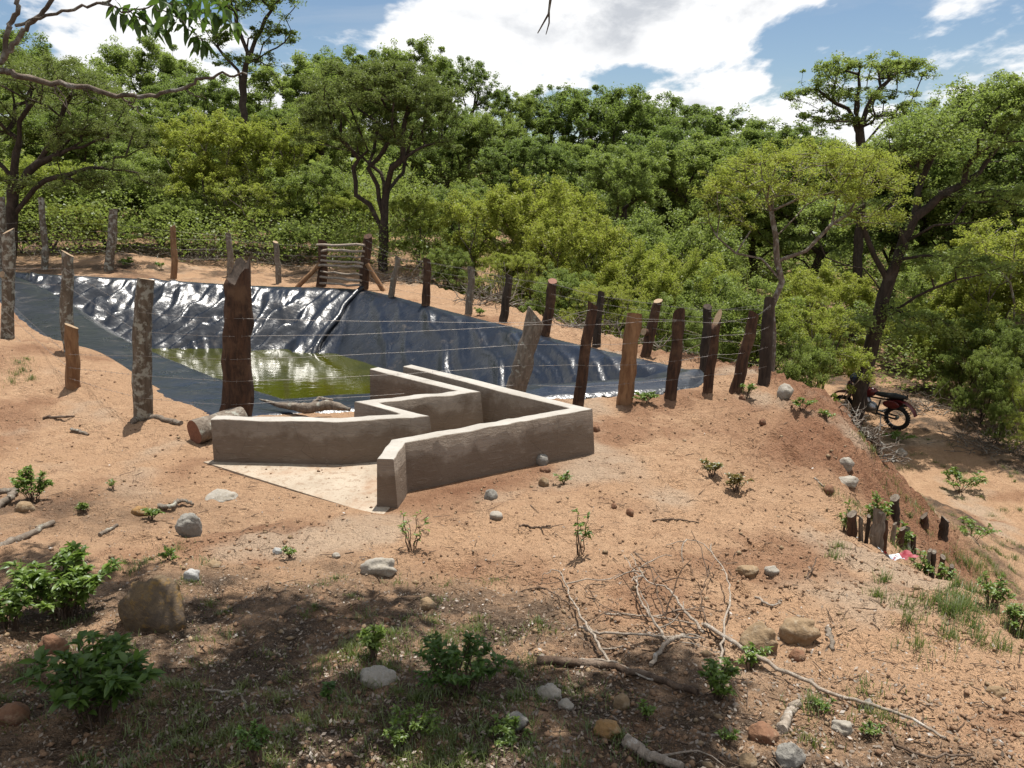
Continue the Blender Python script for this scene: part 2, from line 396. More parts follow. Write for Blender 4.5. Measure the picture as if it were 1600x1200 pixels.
def m_bark(name, c1, c2, c3, sc=1.0, lich=.0, lc=(.42, .42, .36), stretch=.22, bs=.9):
    c1, c2, c3, lc = [tuple(q * .74 for q in c) for c in (c1, c2, c3, lc)]
    k = NT(name); p = k.coord('Object')
    s = k.scale(p, (1, 1, stretch)); n = k.noise(s, 22 * sc, 6, .68, .6); n2 = k.noise(p, 4.0 * sc, 5, .6); n3 = k.noise(s, 60 * sc, 4, .6)
    c = k.mix(k.rng(n, .36, .64), c1, c2); c = k.mix(k.rng(n2, .48, .70), c, c3)
    if lich: c = k.mix(k.math('MULTIPLY', k.rng(k.noise(p, 11 * sc, 5, .65), .60 - .2 * lich, .72 - .2 * lich), .9), c, lc)
    h = k.math('ADD', n, k.math('MULTIPLY', n3, .35))
    return k.pbr(c, .9, k.bump(h, bs, .02), .2)
def m_plain(name, c1, c2, scale=12, rough=.7, bump=.3, spec=.3, metal=0.0):
    k = NT(name); p = k.coord('Object'); n = k.noise(p, scale, 5, .6)
    return k.pbr(k.mix(k.rng(n, .3, .7), c1, c2), rough, k.bump(n, bump, .01) if bump else None, spec, metal)
def m_rock(name, c1, c2, c3, sc=1.0):
    c1, c2, c3 = [tuple(q * .64 for q in c) for c in (c1, c2, c3)]
    k = NT(name); p = k.coord('Object')
    n = k.noise(p, 7 * sc, 7, .68); n2 = k.noise(p, 26 * sc, 5, .65); n3 = k.noise(p, 90 * sc, 3, .6)
    c = k.mix(k.rng(n, .35, .62), c1, c2); c = k.mix(k.math('MULTIPLY', k.rng(n2, .5, .66), .75), c, c3)
    c = k.mix(k.math('MULTIPLY', k.rng(n3, .6, .72), .4), c, (.08, .06, .045))
    return k.pbr(c, .85, k.bump(k.math('ADD', n2, k.math('MULTIPLY', n, 1.5)), .55, .02), .25)
def m_leaf(name, dark, light, trans, tf=.38, gloss=.06, hue=(.2, .17, .05), hf=.25):
    k = NT(name); g = k.n('ShaderNodeNewGeometry'); p = k.coord('Object'); oi = k.n('ShaderNodeObjectInfo')
    r = g.outputs['Random Per Island']
    c = k.mix(k.math('POWER', r, 1.3), dark, light)
    c = k.mix(k.math('MULTIPLY', k.rng(k.noise(p, .9, 3, .6), .42, .70), hf), c, hue)
    c = k.mix(k.math('MULTIPLY', oi.outputs['Random'], .30), c, dark)
    c = k.mix(k.math('MULTIPLY', k.math('FRACT', k.math('MULTIPLY', oi.outputs['Random'], 7.31)), .30), c, hue)
    d = k.n('ShaderNodeBsdfDiffuse'); k.set(d.inputs[0], c)
    t = k.n('ShaderNodeBsdfTranslucent'); k.set(t.inputs[0], k.mix(.55, c, trans))
    mx = k.n('ShaderNodeMixShader'); mx.inputs[0].default_value = tf; k.L.new(d.outputs[0], mx.inputs[1]); k.L.new(t.outputs[0], mx.inputs[2])
    gl = k.n('ShaderNodeBsdfGlossy'); gl.inputs['Roughness'].default_value = .42; gl.inputs[0].default_value = (.9, .95, 1, 1)
    m2 = k.n('ShaderNodeMixShader'); m2.inputs[0].default_value = gloss; k.L.new(mx.outputs[0], m2.inputs[1]); k.L.new(gl.outputs[0], m2.inputs[2])
    k.L.new(m2.outputs[0], k.out.inputs['Surface']); return k.m

M = {}
M['soil'] = m_ground(); M['liner'] = m_liner(); M['water'] = m_water(); M['concrete'] = m_concrete(); M['slab'] = m_slab(); M['cap'] = m_lit_top()  # 'cap': same cement as 'concrete', coloured paler as sunlit wall tops
M['bark_grey'] = m_bark('lichen_bark', (.21, .17, .13), (.11, .085, .062), (.16, .12, .085), 1, .6)
M['bark_red'] = m_bark('red_brown_bark', (.11, .06, .038), (.05, .03, .022), (.16, .095, .058), 1)
M['bark_tan'] = m_bark('peeled_tan_wood', (.36, .21, .11), (.20, .105, .055), (.28, .16, .085), .8)
M['bark_dark'] = m_bark('dark_bark', (.075, .055, .042), (.04, .03, .024), (.10, .075, .06), .9)
M['bark_weather'] = m_bark('weathered_wood', (.27, .225, .18), (.15, .12, .095), (.20, .16, .125), 1.2, .25)
M['cut'] = m_plain('cut_wood_face', (.31, .225, .14), (.22, .15, .09), 30)
M['cut_red'] = m_plain('red_cut_wood_face', (.20, .085, .05), (.13, .052, .03), 34)
M['deadwood'] = m_bark('dead_pale_wood', (.46, .39, .32), (.28, .23, .18), (.37, .30, .24), 1.6, .2, (.6, .56, .5))
M['deadbrown'] = m_bark('dead_brown_wood', (.17, .115, .08), (.09, .06, .042), (.22, .165, .125), 1.5)
M['branch_pale'] = m_bark('pale_branch_bark', (.24, .195, .155), (.12, .09, .07), (.18, .14, .105), 1.0, .5, (.38, .37, .33))
M['wire'] = m_plain('galvanised_wire', (.30, .29, .28), (.20, .17, .15), 40, .5, 0, .5, .6)
M['rock_grey'] = m_rock('grey_rock', (.36, .34, .30), (.26, .245, .22), (.44, .42, .38))
M['rock_pale'] = m_rock('pale_rock', (.46, .42, .36), (.36, .32, .26), (.52, .49, .44))
M['rock_white'] = m_rock('whitish_rock', (.52, .51, .49), (.42, .42, .41), (.6, .6, .58))
M['rock_tan'] = m_rock('tan_rock', (.38, .27, .16), (.28, .19, .11), (.46, .37, .26))
M['rock_red'] = m_rock('reddish_rock', (.30, .16, .09), (.20, .10, .06), (.36, .24, .15))
M['rock_lichen'] = m_rock('lichened_boulder', (.22, .155, .09), (.12, .09, .065), (.30, .18, .055), 1.1)
M['rock_yellow'] = m_rock('ochre_rock', (.40, .24, .10), (.30, .17, .07), (.45, .33, .2))
#   foliage
M['crumb'] = m_rock('soil_crumb', (.36, .225, .138), (.27, .16, .095), (.42, .275, .17))
M['lf_dark'] = m_leaf('dark_green_leaves', (.076, .112, .034), (.185, .235, .074), (.25, .36, .065), .46, .012, (.15, .18, .03))
M['lf_mid'] = m_leaf('green_leaves', (.098, .136, .038), (.225, .28, .086), (.31, .42, .075), .48, .012, (.21, .23, .04))
M['lf_lime'] = m_leaf('yellow_green_leaves', (.12, .155, .028), (.30, .33, .075), (.38, .48, .065), .48, .01, (.33, .30, .05), .4)
M['lf_feather'] = m_leaf('fine_feathery_leaves', (.07, .10, .03), (.165, .20, .06), (.22, .30, .06), .40, .01, (.19, .19, .06))
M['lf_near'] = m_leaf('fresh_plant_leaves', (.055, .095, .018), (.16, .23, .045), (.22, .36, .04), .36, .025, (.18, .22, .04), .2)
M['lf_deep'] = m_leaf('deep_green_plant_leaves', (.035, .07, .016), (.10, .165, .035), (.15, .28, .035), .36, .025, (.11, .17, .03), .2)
M['lf_bronze'] = m_leaf('bronze_green_leaves', (.06, .09, .015), (.20, .17, .04), (.28, .26, .04), .34, .05, (.26, .11, .03), .6)
M['grass'] = m_leaf('grass_blades', (.04, .07, .014), (.11, .165, .035), (.2, .32, .04), .3, .04, (.2, .18, .06), .4)
M['litter'] = m_leaf('dry_leaf_litter', (.06, .042, .028), (.26, .2, .15), (.3, .2, .1), .08, .03, (.3, .25, .2), .4)

# ------------------------------------------------------------------ ground
def build_ground():
    fr = np.radians(np.linspace(40, 140, 470)); rear = np.radians(np.linspace(140, 400, 50))[1:-1]
    A = np.concatenate([fr, rear]); nA = len(A)
    R = np.concatenate([[.25], np.geomspace(.6, 26, 560), np.geomspace(26.5, 190, 70)[0:], [260, 400, 700, 1300, 2500]]); nR = len(R)
    x = (R[:, None] * np.cos(A)[None]).ravel(); y = (R[:, None] * np.sin(A)[None]).ravel()
    z = land(x, y)
    i = np.arange(nR - 1)[:, None]; j = np.arange(nA)[None]; jn = (j + 1) % nA
    q = np.stack([(i * nA + j), (i * nA + jn), ((i + 1) * nA + jn), ((i + 1) * nA + j)], -1).reshape(-1, 4)
    c = np.array([[0, 0, gz(0, .01)]]); nv = len(x)
    tr = np.stack([np.full(nA, nv), np.arange(nA), (np.arange(nA) + 1) % nA], 1)
    q = q[:, ::-1]; tr = tr[:, ::-1]
    q = q[:, ::-1]; tr = tr[:, ::-1]
    me = np_mesh('ground', np.vstack([np.stack([x, y, z], 1), c]), q, tr, [M['soil']], True)
    out_d = -poly_sd(x, y, EDGE_POLY)[0]
    nz = fbm(x * .8, y * .8, 51, 4); nz2 = fbm(x * .35, y * .35, 61, 3)
    red = sstep(.05, .6, nz * .8 + nz2 * .5) * .7
    # turned earth: spoil heap flank, backfill along the outer channel wall, patch below the pier
    red = np.maximum(red, np.exp(-(np.clip(np.abs(out_d - .35) - .75, 0, None) / .5) ** 2) * sstep(6.3, 7.6, y) * (1 - sstep(12, 14, y)))
    f = np.clip(1 - np.abs((y - 6.2) - .62 * (x + .5)) / .8, 0, 1) * sstep(-1.3, -.8, x) * (1 - sstep(.8, 1.3, x))
    red = np.maximum(red, f * (.75 + .4 * nz))
    red = np.maximum(red, .85 * np.exp(-(((x - 3.0) / 1.1) ** 2 + ((y - 8.2) / 1.2) ** 2)) * (.8 + nz))
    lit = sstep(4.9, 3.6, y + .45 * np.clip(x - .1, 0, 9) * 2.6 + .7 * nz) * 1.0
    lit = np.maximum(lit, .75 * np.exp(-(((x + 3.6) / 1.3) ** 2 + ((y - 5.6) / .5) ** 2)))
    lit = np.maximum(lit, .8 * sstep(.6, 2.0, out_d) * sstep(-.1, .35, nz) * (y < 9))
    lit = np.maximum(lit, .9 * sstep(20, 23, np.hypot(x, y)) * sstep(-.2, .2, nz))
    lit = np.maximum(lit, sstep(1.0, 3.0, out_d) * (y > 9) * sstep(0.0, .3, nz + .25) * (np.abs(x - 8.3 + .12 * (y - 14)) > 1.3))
    pale = sstep(.25, .8, fbm(x * .7, y * .7, 81, 4)) * (1 - lit)
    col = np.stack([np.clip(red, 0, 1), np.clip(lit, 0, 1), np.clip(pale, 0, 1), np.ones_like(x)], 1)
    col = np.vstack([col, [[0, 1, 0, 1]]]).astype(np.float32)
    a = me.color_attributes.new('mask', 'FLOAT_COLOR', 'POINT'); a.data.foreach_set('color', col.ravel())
    o = obj('ground', me); o['kind'] = 'structure'; o['label'] = 'sandy reddish earth sloping from the bank to the track'; o['category'] = 'ground'
build_ground()

# ------------------------------------------------------------------ pond: liner, water, floats
def liner_z(x, y):
    d, idx, s = poly_sd(x, y, POND)
    ds = {}
    for nm in ('left', 'far', 'right', 'near'):
        best = np.full(np.shape(x), 1e9)
        for i, sd in enumerate(SIDE):
            if sd != nm: continue
            ax, ay = POND[i]; bx, by = POND[(i + 1) % len(POND)]; ex, ey = bx - ax, by - ay
            t = np.clip(((x - ax) * ex + (y - ay) * ey) / (ex * ex + ey * ey), 0, 1)
            best = np.minimum(best, np.hypot(x - ax - t * ex, y - ay - t * ey))
        ds[nm] = best
    band = {'left': .95, 'far': .12, 'right': .12, 'near': .75}; slope = {'left': 1.0, 'far': .66, 'right': .95, 'near': 1.0}
    rim = berm(x, y) + .012
    zs = []
    for nm in ds:
        t = ds[nm]; e = np.clip(t - band[nm], 0, None); e = np.sqrt(e * e + .02) - math.sqrt(.02)
        zs.append(-.05 * np.minimum(t, band[nm]) - slope[nm] * e)
    zs = np.array(zs); z = rim + zs.max(0)
    # wrinkles by side, faded where sides meet
    order = np.sort(zs, 0); fade = sstep(0, .35, order[-1] - order[-2]); who = zs.argmax(0)
    def folds(u, v, seed, k):
        wu = u + .35 * fbm(u * 1.1, v * 1.1, seed + 5, 3); wv = v + .35 * fbm(u * 1.1 + 9, v * 1.1, seed + 6, 3)
        a = 1 - np.abs(pn(wu * k, wv * k * .45, seed)); b = 1 - np.abs(pn(wu * k * 2.1 + 4, wv * k * .9, seed + 1))
        return (a ** 3) * .75 + (b ** 3) * .4
    # coordinates along/down each side
    def side_uv(ax, ay, bx, by):
        l = math.hypot(bx - ax, by - ay); ex, ey = (bx - ax) / l, (by - ay) / l
        return (x - ax) * ex + (y - ay) * ey, (x - ax) * -ey + (y - ay) * ex
    fu, fv = side_uv(*POND[4], *POND[9]); ru, rv = side_uv(*POND[9], *POND[17])
    fv = np.abs(fv); rv = np.abs(rv)
    wr_far = 0
    qa = fu + .45 * fv + .42 * fbm(fu * .6, fv * .6, 11, 3); qb = fv - .2 * fu
    env = .8 + .5 * sstep(-.5, .5, pn(fu * .7, fv * .9, 12))
    th = qa * 2 * math.pi / .47 + 2.0 * pn(qb * .8, fu * .5, 13)
    wr_far = .088 * env * (np.sin(th) + .32 * np.sin(2 * th)) * (.8 + .6 * pn(qa * .8, qb * .7, 14))
    wr_far = wr_far + .028 * np.sin((fu - .2 * fv + .5 * fbm(fu * .9, fv * .9, 16, 2)) * 2 * math.pi / .37) * sstep(-.1, .5, pn(fu * .8 + 5, fv * 1.2, 17))
    wr_far = wr_far + .06 * fbm(fu * 1.2, fv * 1.0, 15, 3) + .022 * (1 - np.abs(pn(qa * 3.1, qb * 1.3, 19))) ** 2
    wr_right = .035 * fbm(ru * 1.1 + rv * .5, rv * .7, 21, 3)
    qx = x + .25 * y + .10 * fbm(x * .9, y * .9, 23, 2)
    for c0, w, h in ((1.35, .07, .06), (1.75, .06, .05), (2.3, .075, .12), (2.65, .09, .05), (3.0, .06, .08), (3.4, .07, .10), (3.6, .05, .05), (3.85, .07, .11), (4.15, .06, .06), (4.4, .07, .08), (4.65, .06, .05)):
        wr_right = wr_right + h * np.exp(-((qx - c0) / w) ** 2) * sstep(.05, .35, d) * np.clip(.75 + .7 * pn(y * .9 + c0 * 7, y * 0 + c0, 24), .1, 1.3)
    wr_left = .010 * fbm(x * 2, y * 2, 31, 3)
    amp = sstep(.05, .35, d)
    z = z + amp * fade * np.where(who == 1, wr_far, np.where(who == 2, wr_right, wr_left))
    # rolled-up hem along the near right rim
    hem = np.exp(-((ds['near'] - .32) / .24) ** 2) * sstep(.0, .6, x) 
    z = z + .075 * hem * (1 + .1 * fbm(x * 1.6, y * 1.6, 37, 2))
    return np.where(d > 0, z, z - .9 * np.clip(-d, 0, .2)), d
def build_pond():
    h = .05; P = np.array(POND); x0, y0 = P.min(0) - .15; x1, y1 = P.max(0) + .15
    xs = np.arange(x0, x1, h); ys = np.arange(y0, y1, h); X, Y = np.meshgrid(xs, ys); nx = len(xs)
    Zl, d = liner_z(X.ravel(), Y.ravel()); d = d.reshape(X.shape); ok = (d > -.09) & (Zl.reshape(X.shape) > -1.55)
    keep = ok[:-1, :-1] & ok[1:, :-1] & ok[:-1, 1:] & ok[1:, 1:]
    r, c = np.nonzero(keep); a = r * nx + c; q = np.stack([a, a + 1, a + 1 + nx, a + nx], 1)
    used = np.unique(q); remap = np.zeros(X.size, int); remap[used] = np.arange(len(used))
    V = np.stack([X.ravel(), Y.ravel(), Zl], 1)[used]; q = remap[q]
    root = empty('pond_liner', (P[:, 0].mean(), P[:, 1].mean(), 0)); off = np.array(root.location)
    tag(root, 'wrinkled shiny black plastic liner draped round the pond', 'pond liner')
    obj('liner_sheet', np_mesh('liner_sheet', V - off, q, None, [M['liner']], True), root)
    # weld fold running down the far right corner
    b = MB(); n = 16; p0 = np.array(RIM_FAR[-1]); ins = np.array([-.45, -1.0]); ins /= np.linalg.norm(ins)
    pts = []
    for i in range(n):
        e = p0 + ins * (2.2 * i / (n - 1)); zz, _ = liner_z(np.array([e[0]]), np.array([e[1]])); pts.append([e[0] + .03 * math.sin(i), e[1], zz[0] + .05])
    b.tube(np.array(pts) - off, np.linspace(.05, .075, n), 8, jit=.35)
    b.build('corner_fold', M['liner'], root)
    # water
    wp = [tuple(p) for p in POND]; rim = np.array(wp); c = rim.mean(0); xs2 = np.arange(x0, x1, .25); ys2 = np.arange(y0, y1, .25)
    X2, Y2 = np.meshgrid(xs2, ys2); d2 = poly_sd(X2.ravel(), Y2.ravel(), POND)[0].reshape(X2.shape); ok = d2 > .35
    keep = ok[:-1, :-1] & ok[1:, :-1] & ok[:-1, 1:] & ok[1:, 1:]; r, c = np.nonzero(keep); n2 = len(xs2); a = r * n2 + c
    o = obj('water', np_mesh('water', np.stack([X2.ravel(), Y2.ravel(), np.full(X2.size, WATER_Z)], 1), np.stack([a, a + 1, a + 1 + n2, a + n2], 1), None, [M['water']], True))
    o['kind'] = 'structure'; o['label'] = 'still olive green water in the lined pond'
    foam = m_plain('white_foam', (.75, .75, .72), (.62, .62, .6), 20)
    for px, py, lab in ((472, 540, 'white foam lump at waterline below the wrinkled far liner'), (607, 561, 'white foam lump at waterline below the smooth right liner')):
        p = at_z(px, py, WATER_Z + .03); b = MB()
        b.ellipsoid((0, 0, 0), (.11, .09, .075), 12, 8, dis=.3, seed=px); b.ellipsoid((.09, .02, -.01), (.06, .055, .05), 10, 6, dis=.3, seed=px + 3)
        tag(b.build('foam_lump', foam, loc=p), lab, 'foam', 'foam lumps on the pond')
build_pond()

# ------------------------------------------------------------------ concrete inlet channel
def wall_run(parent, pts, h, segnames, ht=.066, hb=.085, cap0=True, cap1=True):
    """mitred run of low walls through plan points; each straight piece is a part"""
    P = [np.array(p, float) for p in pts]; n = len(P)
    def offs(i, w, side):
        if i == 0: d = P[1] - P[0]; d /= np.linalg.norm(d); return P[0] + side * w * np.array([-d[1], d[0]])
        if i == n - 1: d = P[-1] - P[-2]; d /= np.linalg.norm(d); return P[-1] + side * w * np.array([-d[1], d[0]])
        a = P[i] - P[i - 1]; a /= np.linalg.norm(a); b = P[i + 1] - P[i]; b /= np.linalg.norm(b)
        na = np.array([-a[1], a[0]]); nb = np.array([-b[1], b[0]]); m = na + nb; l = np.linalg.norm(m)
        m = m / l; k = min(1 / max(np.dot(m, na), .25), 2.6); return P[i] + side * w * k * m
    H = h if isinstance(h, (list, tuple)) else [h] * n
    def prof(i):
        hh = H[i]; out = []
        for w, side, z in ((hb, 1, -.35), (hb, 1, .0), (ht + .001, 1, hh - .010), (ht - .002, 1, hh - .003), (ht - .009, 1, hh), (ht - .009, -1, hh), (ht - .002, -1, hh - .003), (ht + .001, -1, hh - .010), (hb, -1, 0), (hb, -1, -.35)):
            o = offs(i, w, side); out.append([o[0], o[1], z])
        return np.array(out)
    for i in range(n - 1):
        A, B = prof(i), prof(i + 1); k = max(2, int(np.linalg.norm(P[i + 1] - P[i]) / .06)); t = np.linspace(0, 1, k + 1)
        V = np.concatenate([A * (1 - q) + B * q for q in t]); m = len(A)
        # hand-trowelled unevenness, nil at the joints
        e = np.minimum(1, np.repeat(np.minimum(t, 1 - t), m) * 8)
        s = V[:, 0] * 1.3 + V[:, 1] * 1.7
        V[:, 2] += np.where(V[:, 2] > .2, .010 * fbm(s * 2.2, s * 0 + i, 91, 3), 0) * e
        V[:, 0] += .007 * fbm(s * 3, V[:, 2] * 5, 92, 3) * e; V[:, 1] += .007 * fbm(s * 3 + 7, V[:, 2] * 5, 93, 3) * e
        j = np.arange(m - 1); Q = np.concatenate([np.stack([r * m + j, r * m + j + 1, (r + 1) * m + j + 1, (r + 1) * m + j], 1) for r in range(k)])
        Q = Q[:, ::-1]
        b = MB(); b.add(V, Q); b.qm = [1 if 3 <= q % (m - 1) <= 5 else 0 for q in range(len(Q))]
        for on, o, rev in ((cap0 and i == 0, 0, False), (cap1 and i == n - 2, k * m, True)):
            if on:
                ring = V[o:o + m]; tr = [[0, 1 + q, 2 + q] if rev else [0, 2 + q, 1 + q] for q in range(m - 1)]
                tr.append([0, m, 1] if rev else [0, 1, m])
                b.add(np.vstack([ring.mean(0), ring]), (), tr)
        me = b.mesh(segnames[i], [M['concrete'], M['cap']], False); oo = obj(segnames[i], me, parent)  # slots: sides coloured as shaded, top faces coloured as sunlit
        oo.location = -np.array(parent.location)
def build_channel():
    h = .42; T = lambda px, py: at_z(px, py, h)[:2]
    root = empty('concrete_channel', (-1.0, 7.4, 0)); tag(root, 'zigzag concrete inlet channel leading from the sandy apron into the pond', 'water channel')
    left = [T(334, 652), T(530, 656), T(648, 648), T(573, 628), T(733, 611), T(585, 575)]
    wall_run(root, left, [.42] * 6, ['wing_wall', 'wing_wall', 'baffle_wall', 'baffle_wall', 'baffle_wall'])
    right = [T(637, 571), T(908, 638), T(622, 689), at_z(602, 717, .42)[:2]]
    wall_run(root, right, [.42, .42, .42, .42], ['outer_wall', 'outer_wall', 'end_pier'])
    # floor slab: apron in front and the channel bed
    e0 = at_z(318, 722, .012)[:2]; e1 = at_z(596, 808, .012)[:2]
    poly = [e0, e1, at_z(640, 760, 0)[:2], at_z(912, 668, 0)[:2], T(908, 638), T(637, 571), T(585, 575), T(733, 611), T(573, 628), T(648, 648), T(530, 656), T(334, 652)]
    import bmesh
    bm = bmesh.new(); vs = [bm.verts.new((p[0] - root.location.x, p[1] - root.location.y, .014)) for p in poly]; f = bm.faces.new(vs)
    if f.normal.z < 0: f.normal_flip()
    r = bmesh.ops.extrude_face_region(bm, geom=[f]); 
    for v in r['geom']:
        if isinstance(v, bmesh.types.BMVert): v.co.z -= .16
    bmesh.ops.triangulate(bm, faces=bm.faces[:]); bmesh.ops.recalc_face_normals(bm, faces=bm.faces[:])
    me = bpy.data.meshes.new('floor_slab'); bm.to_mesh(me); bm.free(); me.materials.append(M['slab'])
    obj('floor_slab', me, root)
build_channel()

# ------------------------------------------------------------------ fence posts
POSTS = {}
def post(key, px, pyt, pyb, w, bark, label, group, pxt=None, base=None, cut='cut', bend=0.0, slant=.25, taper=.92, dy=0.0, jit=.14, stub=None, split=False):
    """px/pyb: foot in the picture, pxt/pyt: top; w: width in picture points"""
    b = G(px, pyb) if base is None else np.array(base, float)
    pxt = px if pxt is None else pxt
    t = at_y(pxt, pyt, b[1] + dy); r = w * .5 * (b[1] / math.cos(PITCH)) / FPX
    H = t - b; n = 15; tt = np.linspace(-.16, 1, n); seed = px * .37 + pyt
    side = np.array([1.0, .3, 0])
    path = np.array([H * q + side * (bend * math.sin(max(q, 0) * math.pi) + .35 * r * pn(np.array([q * 2.3 + seed]), np.array([seed]), 5)[0]) for q in tt])
    rad = r * np.linspace(1.12, taper, n) * (1 + .10 * pn(tt * 3.1 + seed, tt * 0 + seed, 8)); sides = 14
    m = MB(); m.tube(path, rad, sides, caps=False, jit=jit, seed=seed)
    V = m.v[0]; top = V[-sides:]; a = np.arange(sides) * 2 * math.pi / sides
    top[:, 2] += r * slant * 2 * np.cos(a + seed) + (r * .9 * pn(np.cos(a) * 2.5 + seed, np.sin(a) * 2.5, 3) if split else 0)
    k = np.arange(sides); m.add(np.vstack([top.mean(0) + (np.array([0, 0, -r * .6]) if split else 0), top]), (), np.stack([np.zeros(sides, int), 1 + k, 1 + (k + 1) % sides], 1), 1)
    if stub is not None:                                    # sawn side branch: height fraction, side, length
        q, dx, ln, rr = stub; c = H * q; e = c + np.array([dx, -.75, .35]) * ln
        m.tube(np.array([c, (c + e) / 2, e]), [r * rr * 1.15, r * rr, r * rr], 10, capm=1, jit=.1, seed=seed)
    o = m.build('fence_post', [M[bark], M[cut]], loc=b)
    tag(o, label, 'fence post', group)
    POSTS[key] = (b, H, r)
    return o
NEARG, RIGHTG, FARG = 'posts of the near fence', 'posts of the fence beyond the right rim', 'posts of the far fence'
post('n1', 12, 361, 527, 17, 'bark_grey', 'lichened grey post with a sawn pale branch stub at the left edge', NEARG, stub=(.58, -.1, .16, .6), slant=.3)
post('n2', 113, 396, 552, 18, 'bark_grey', 'tall thin crooked grey post behind the short brown post', NEARG, pxt=106, bend=-.05)
post('n3', 113, 509, 606, 20, 'bark_tan', 'short brown post with pale cut top at the liner edge', NEARG, slant=.2)
post('n4', 222, 436, 652, 27, 'bark_grey', 'straight lichen spotted post standing on sand left of the cut log', NEARG, pxt=225, slant=.06)
post('n5', 368, 424, 662, 42, 'bark_red', 'thickest dark post with broken jagged top behind the wing wall', NEARG, pxt=375, cut='bark_dark', split=True, slant=.5, jit=.22)
post('n6', 800, 494, 618, 29, 'bark_weather', 'rough grey leaning post with burnt hollow behind the channel', NEARG, pxt=838, jit=.24, cut='bark_weather', slant=.4, base=at_z(800, 630, 0))
post('n7', 902, 475, 634, 17, 'bark_red', 'thin leaning red-brown post at the outer corner of the channel', NEARG, pxt=926, cut='cut_red')
post('n8', 977, 490, 629, 25, 'bark_tan', 'split tan-brown post, thickest right of the channel', NEARG, pxt=993, cut='bark_red', jit=.26, slant=.1)
post('n9', 1047, 489, 622, 19, 'bark_red', 'dark red-brown post with red cut top before the hem end', NEARG, pxt=1061, cut='cut_red', slant=.5)
post('n10', 1105, 497, 612, 14, 'bark_red', 'slim brown post with round pale cut top near the hem end', NEARG, pxt=1121, cut='cut', slant=1.0)
post('n11', 1149, 490, 612, 17, 'bark_red', 'strongly leaning dark post beside the corner post', NEARG, pxt=1179, cut='bark_red', slant=.3)
post('n12', 1193, 467, 597, 18, 'bark_dark', 'tallest dark corner post on the right below the small pale-branched tree', NEARG, pxt=1202, cut='cut', slant=.25)
for k, (px, pt, pb, w, bk, ct, pxt, lab) in enumerate((
        (1100, 479, 577, 14, 'bark_dark', 'bark_dark', 1106, 'dark post behind the rounded end of the liner'),
        (1008, 470, 556, 15, 'bark_red', 'cut', 1028, 'dark leaning post with a sawn fork low down beyond the liner'),
        (931, 457, 542, 12, 'bark_dark', 'bark_dark', 940, 'blackish leaning post just behind the thin red-brown post'),
        (852, 439, 525, 15, 'bark_red', 'cut_red', 863, 'red-brown post with flat red top beyond the grey leaning post'),
        (786, 430, 503, 12, 'bark_dark', 'bark_dark', 796, 'thin dark post leaning right above the bare strip of soil'),
        (731, 418, 490, 11, 'bark_weather', 'cut', 737, 'pale thin post beyond the middle of the right liner'),
        (665, 405, 478, 12, 'bark_red', 'cut_red', 668, 'upright red-brown post above the long white liner crease'),
        (609, 401, 466, 9, 'bark_weather', 'cut', 623, 'thin leaning pale post next to the gate brace'))):
    o = post('r%d' % (k + 1), px, pt, pb, w, bk, lab, RIGHTG, pxt=pxt, cut=ct, stub=(.42, -.9, .14, .75) if k == 1 else None)
post('g2', 566, 369, 452, 14, 'bark_red', 'leaning red-brown right gate post', FARG, pxt=574, cut='bark_red')
post('g1', 502, 377, 447, 14, 'bark_red', 'stout upright left gate post', FARG, pxt=505, cut='bark_red')
for k, (px, pt, pb, w, bk, pxt, lab, bend) in enumerate((
        (436, 378, 441, 8, 'bark_weather', 431, 'thin grey post left of the gate', 0),
        (360, 366, 432, 9, 'bark_weather', 356, 'crooked grey post hidden behind the thickest post', .03),
        (272, 353, 433, 9, 'bark_tan', 270, 'pale tan post standing on the far rim', .02),
        (172, 328, 422, 13, 'bark_grey', 177, 'grey post right of the heap of earth', 0),
        (70, 310, 421, 9, 'bark_grey', 64, 'tall slim grey post left of the heap of earth', .03),
        (2, 309, 424, 10, 'bark_grey', 4, 'dark grey post at the left edge, behind the lichened post', 0))):
    post('f%d' % (k + 1), px, pt, pb, w, bk, lab, FARG, pxt=pxt, bend=bend)

# wires --------------------------------------------------------------
def strand(keys, q, label, seed, ext0=None, ext1=None):
    pts = []
    rs = random.Random(seed)
    for k in keys:
        b, H, r = POSTS[k]; hh = min(q * 1.22 / max(H[2], .5), .95) if H[2] > .85 else q * .93
        pts.append(b + H * hh + np.array([0, -r * 1.05, 0]) + np.array([0, 0, rs.uniform(-.02, .02)]))
    if ext0 is not None: pts.insert(0, pts[0] + np.array(ext0))
    if ext1 is not None: pts.append(pts[-1] + np.array(ext1))
    P = []
    for a, b in zip(pts[:-1], pts[1:]):
        n = max(4, int(np.linalg.norm(b - a) / .35)); sag = rs.uniform(.0, .02) * np.linalg.norm(b - a) * .5
        for i in range(n):
            t = i / n; P.append(a * (1 - t) + b * t + np.array([0, 0, -sag * 4 * t * (1 - t) + rs.uniform(-.006, .006) * (0 < i)]))
    P.append(pts[-1]); P = np.array(P); o = P[0].copy(); m = MB(); m.tube(P - o, .0016, 4, caps=False)
    # barbs
    seg = np.linalg.norm(np.diff(P, axis=0), axis=1); cum = np.concatenate([[0], np.cumsum(seg)])
    for s in np.arange(.08, cum[-1], .13):
        i = min(int(np.searchsorted(cum, s)) - 1, len(P) - 2); t = (s - cum[i]) / seg[i]; c = P[i] * (1 - t) + P[i + 1] * t - o
        for sg in (-1, 1):
            v = np.array([rs.uniform(-.6, .6), rs.uniform(-.6, .6), 1.0 * sg]); v *= .017 / np.linalg.norm(v)
            m.tube(np.array([c - v, c + v]), .0011, 3, caps=False)
    tag(m.build('barbed_wire', M['wire'], loc=o, smooth=False), label, 'barbed wire', 'barbed wire strands')
ORD = ['lowest', 'second lowest', 'middle', 'second highest', 'highest']
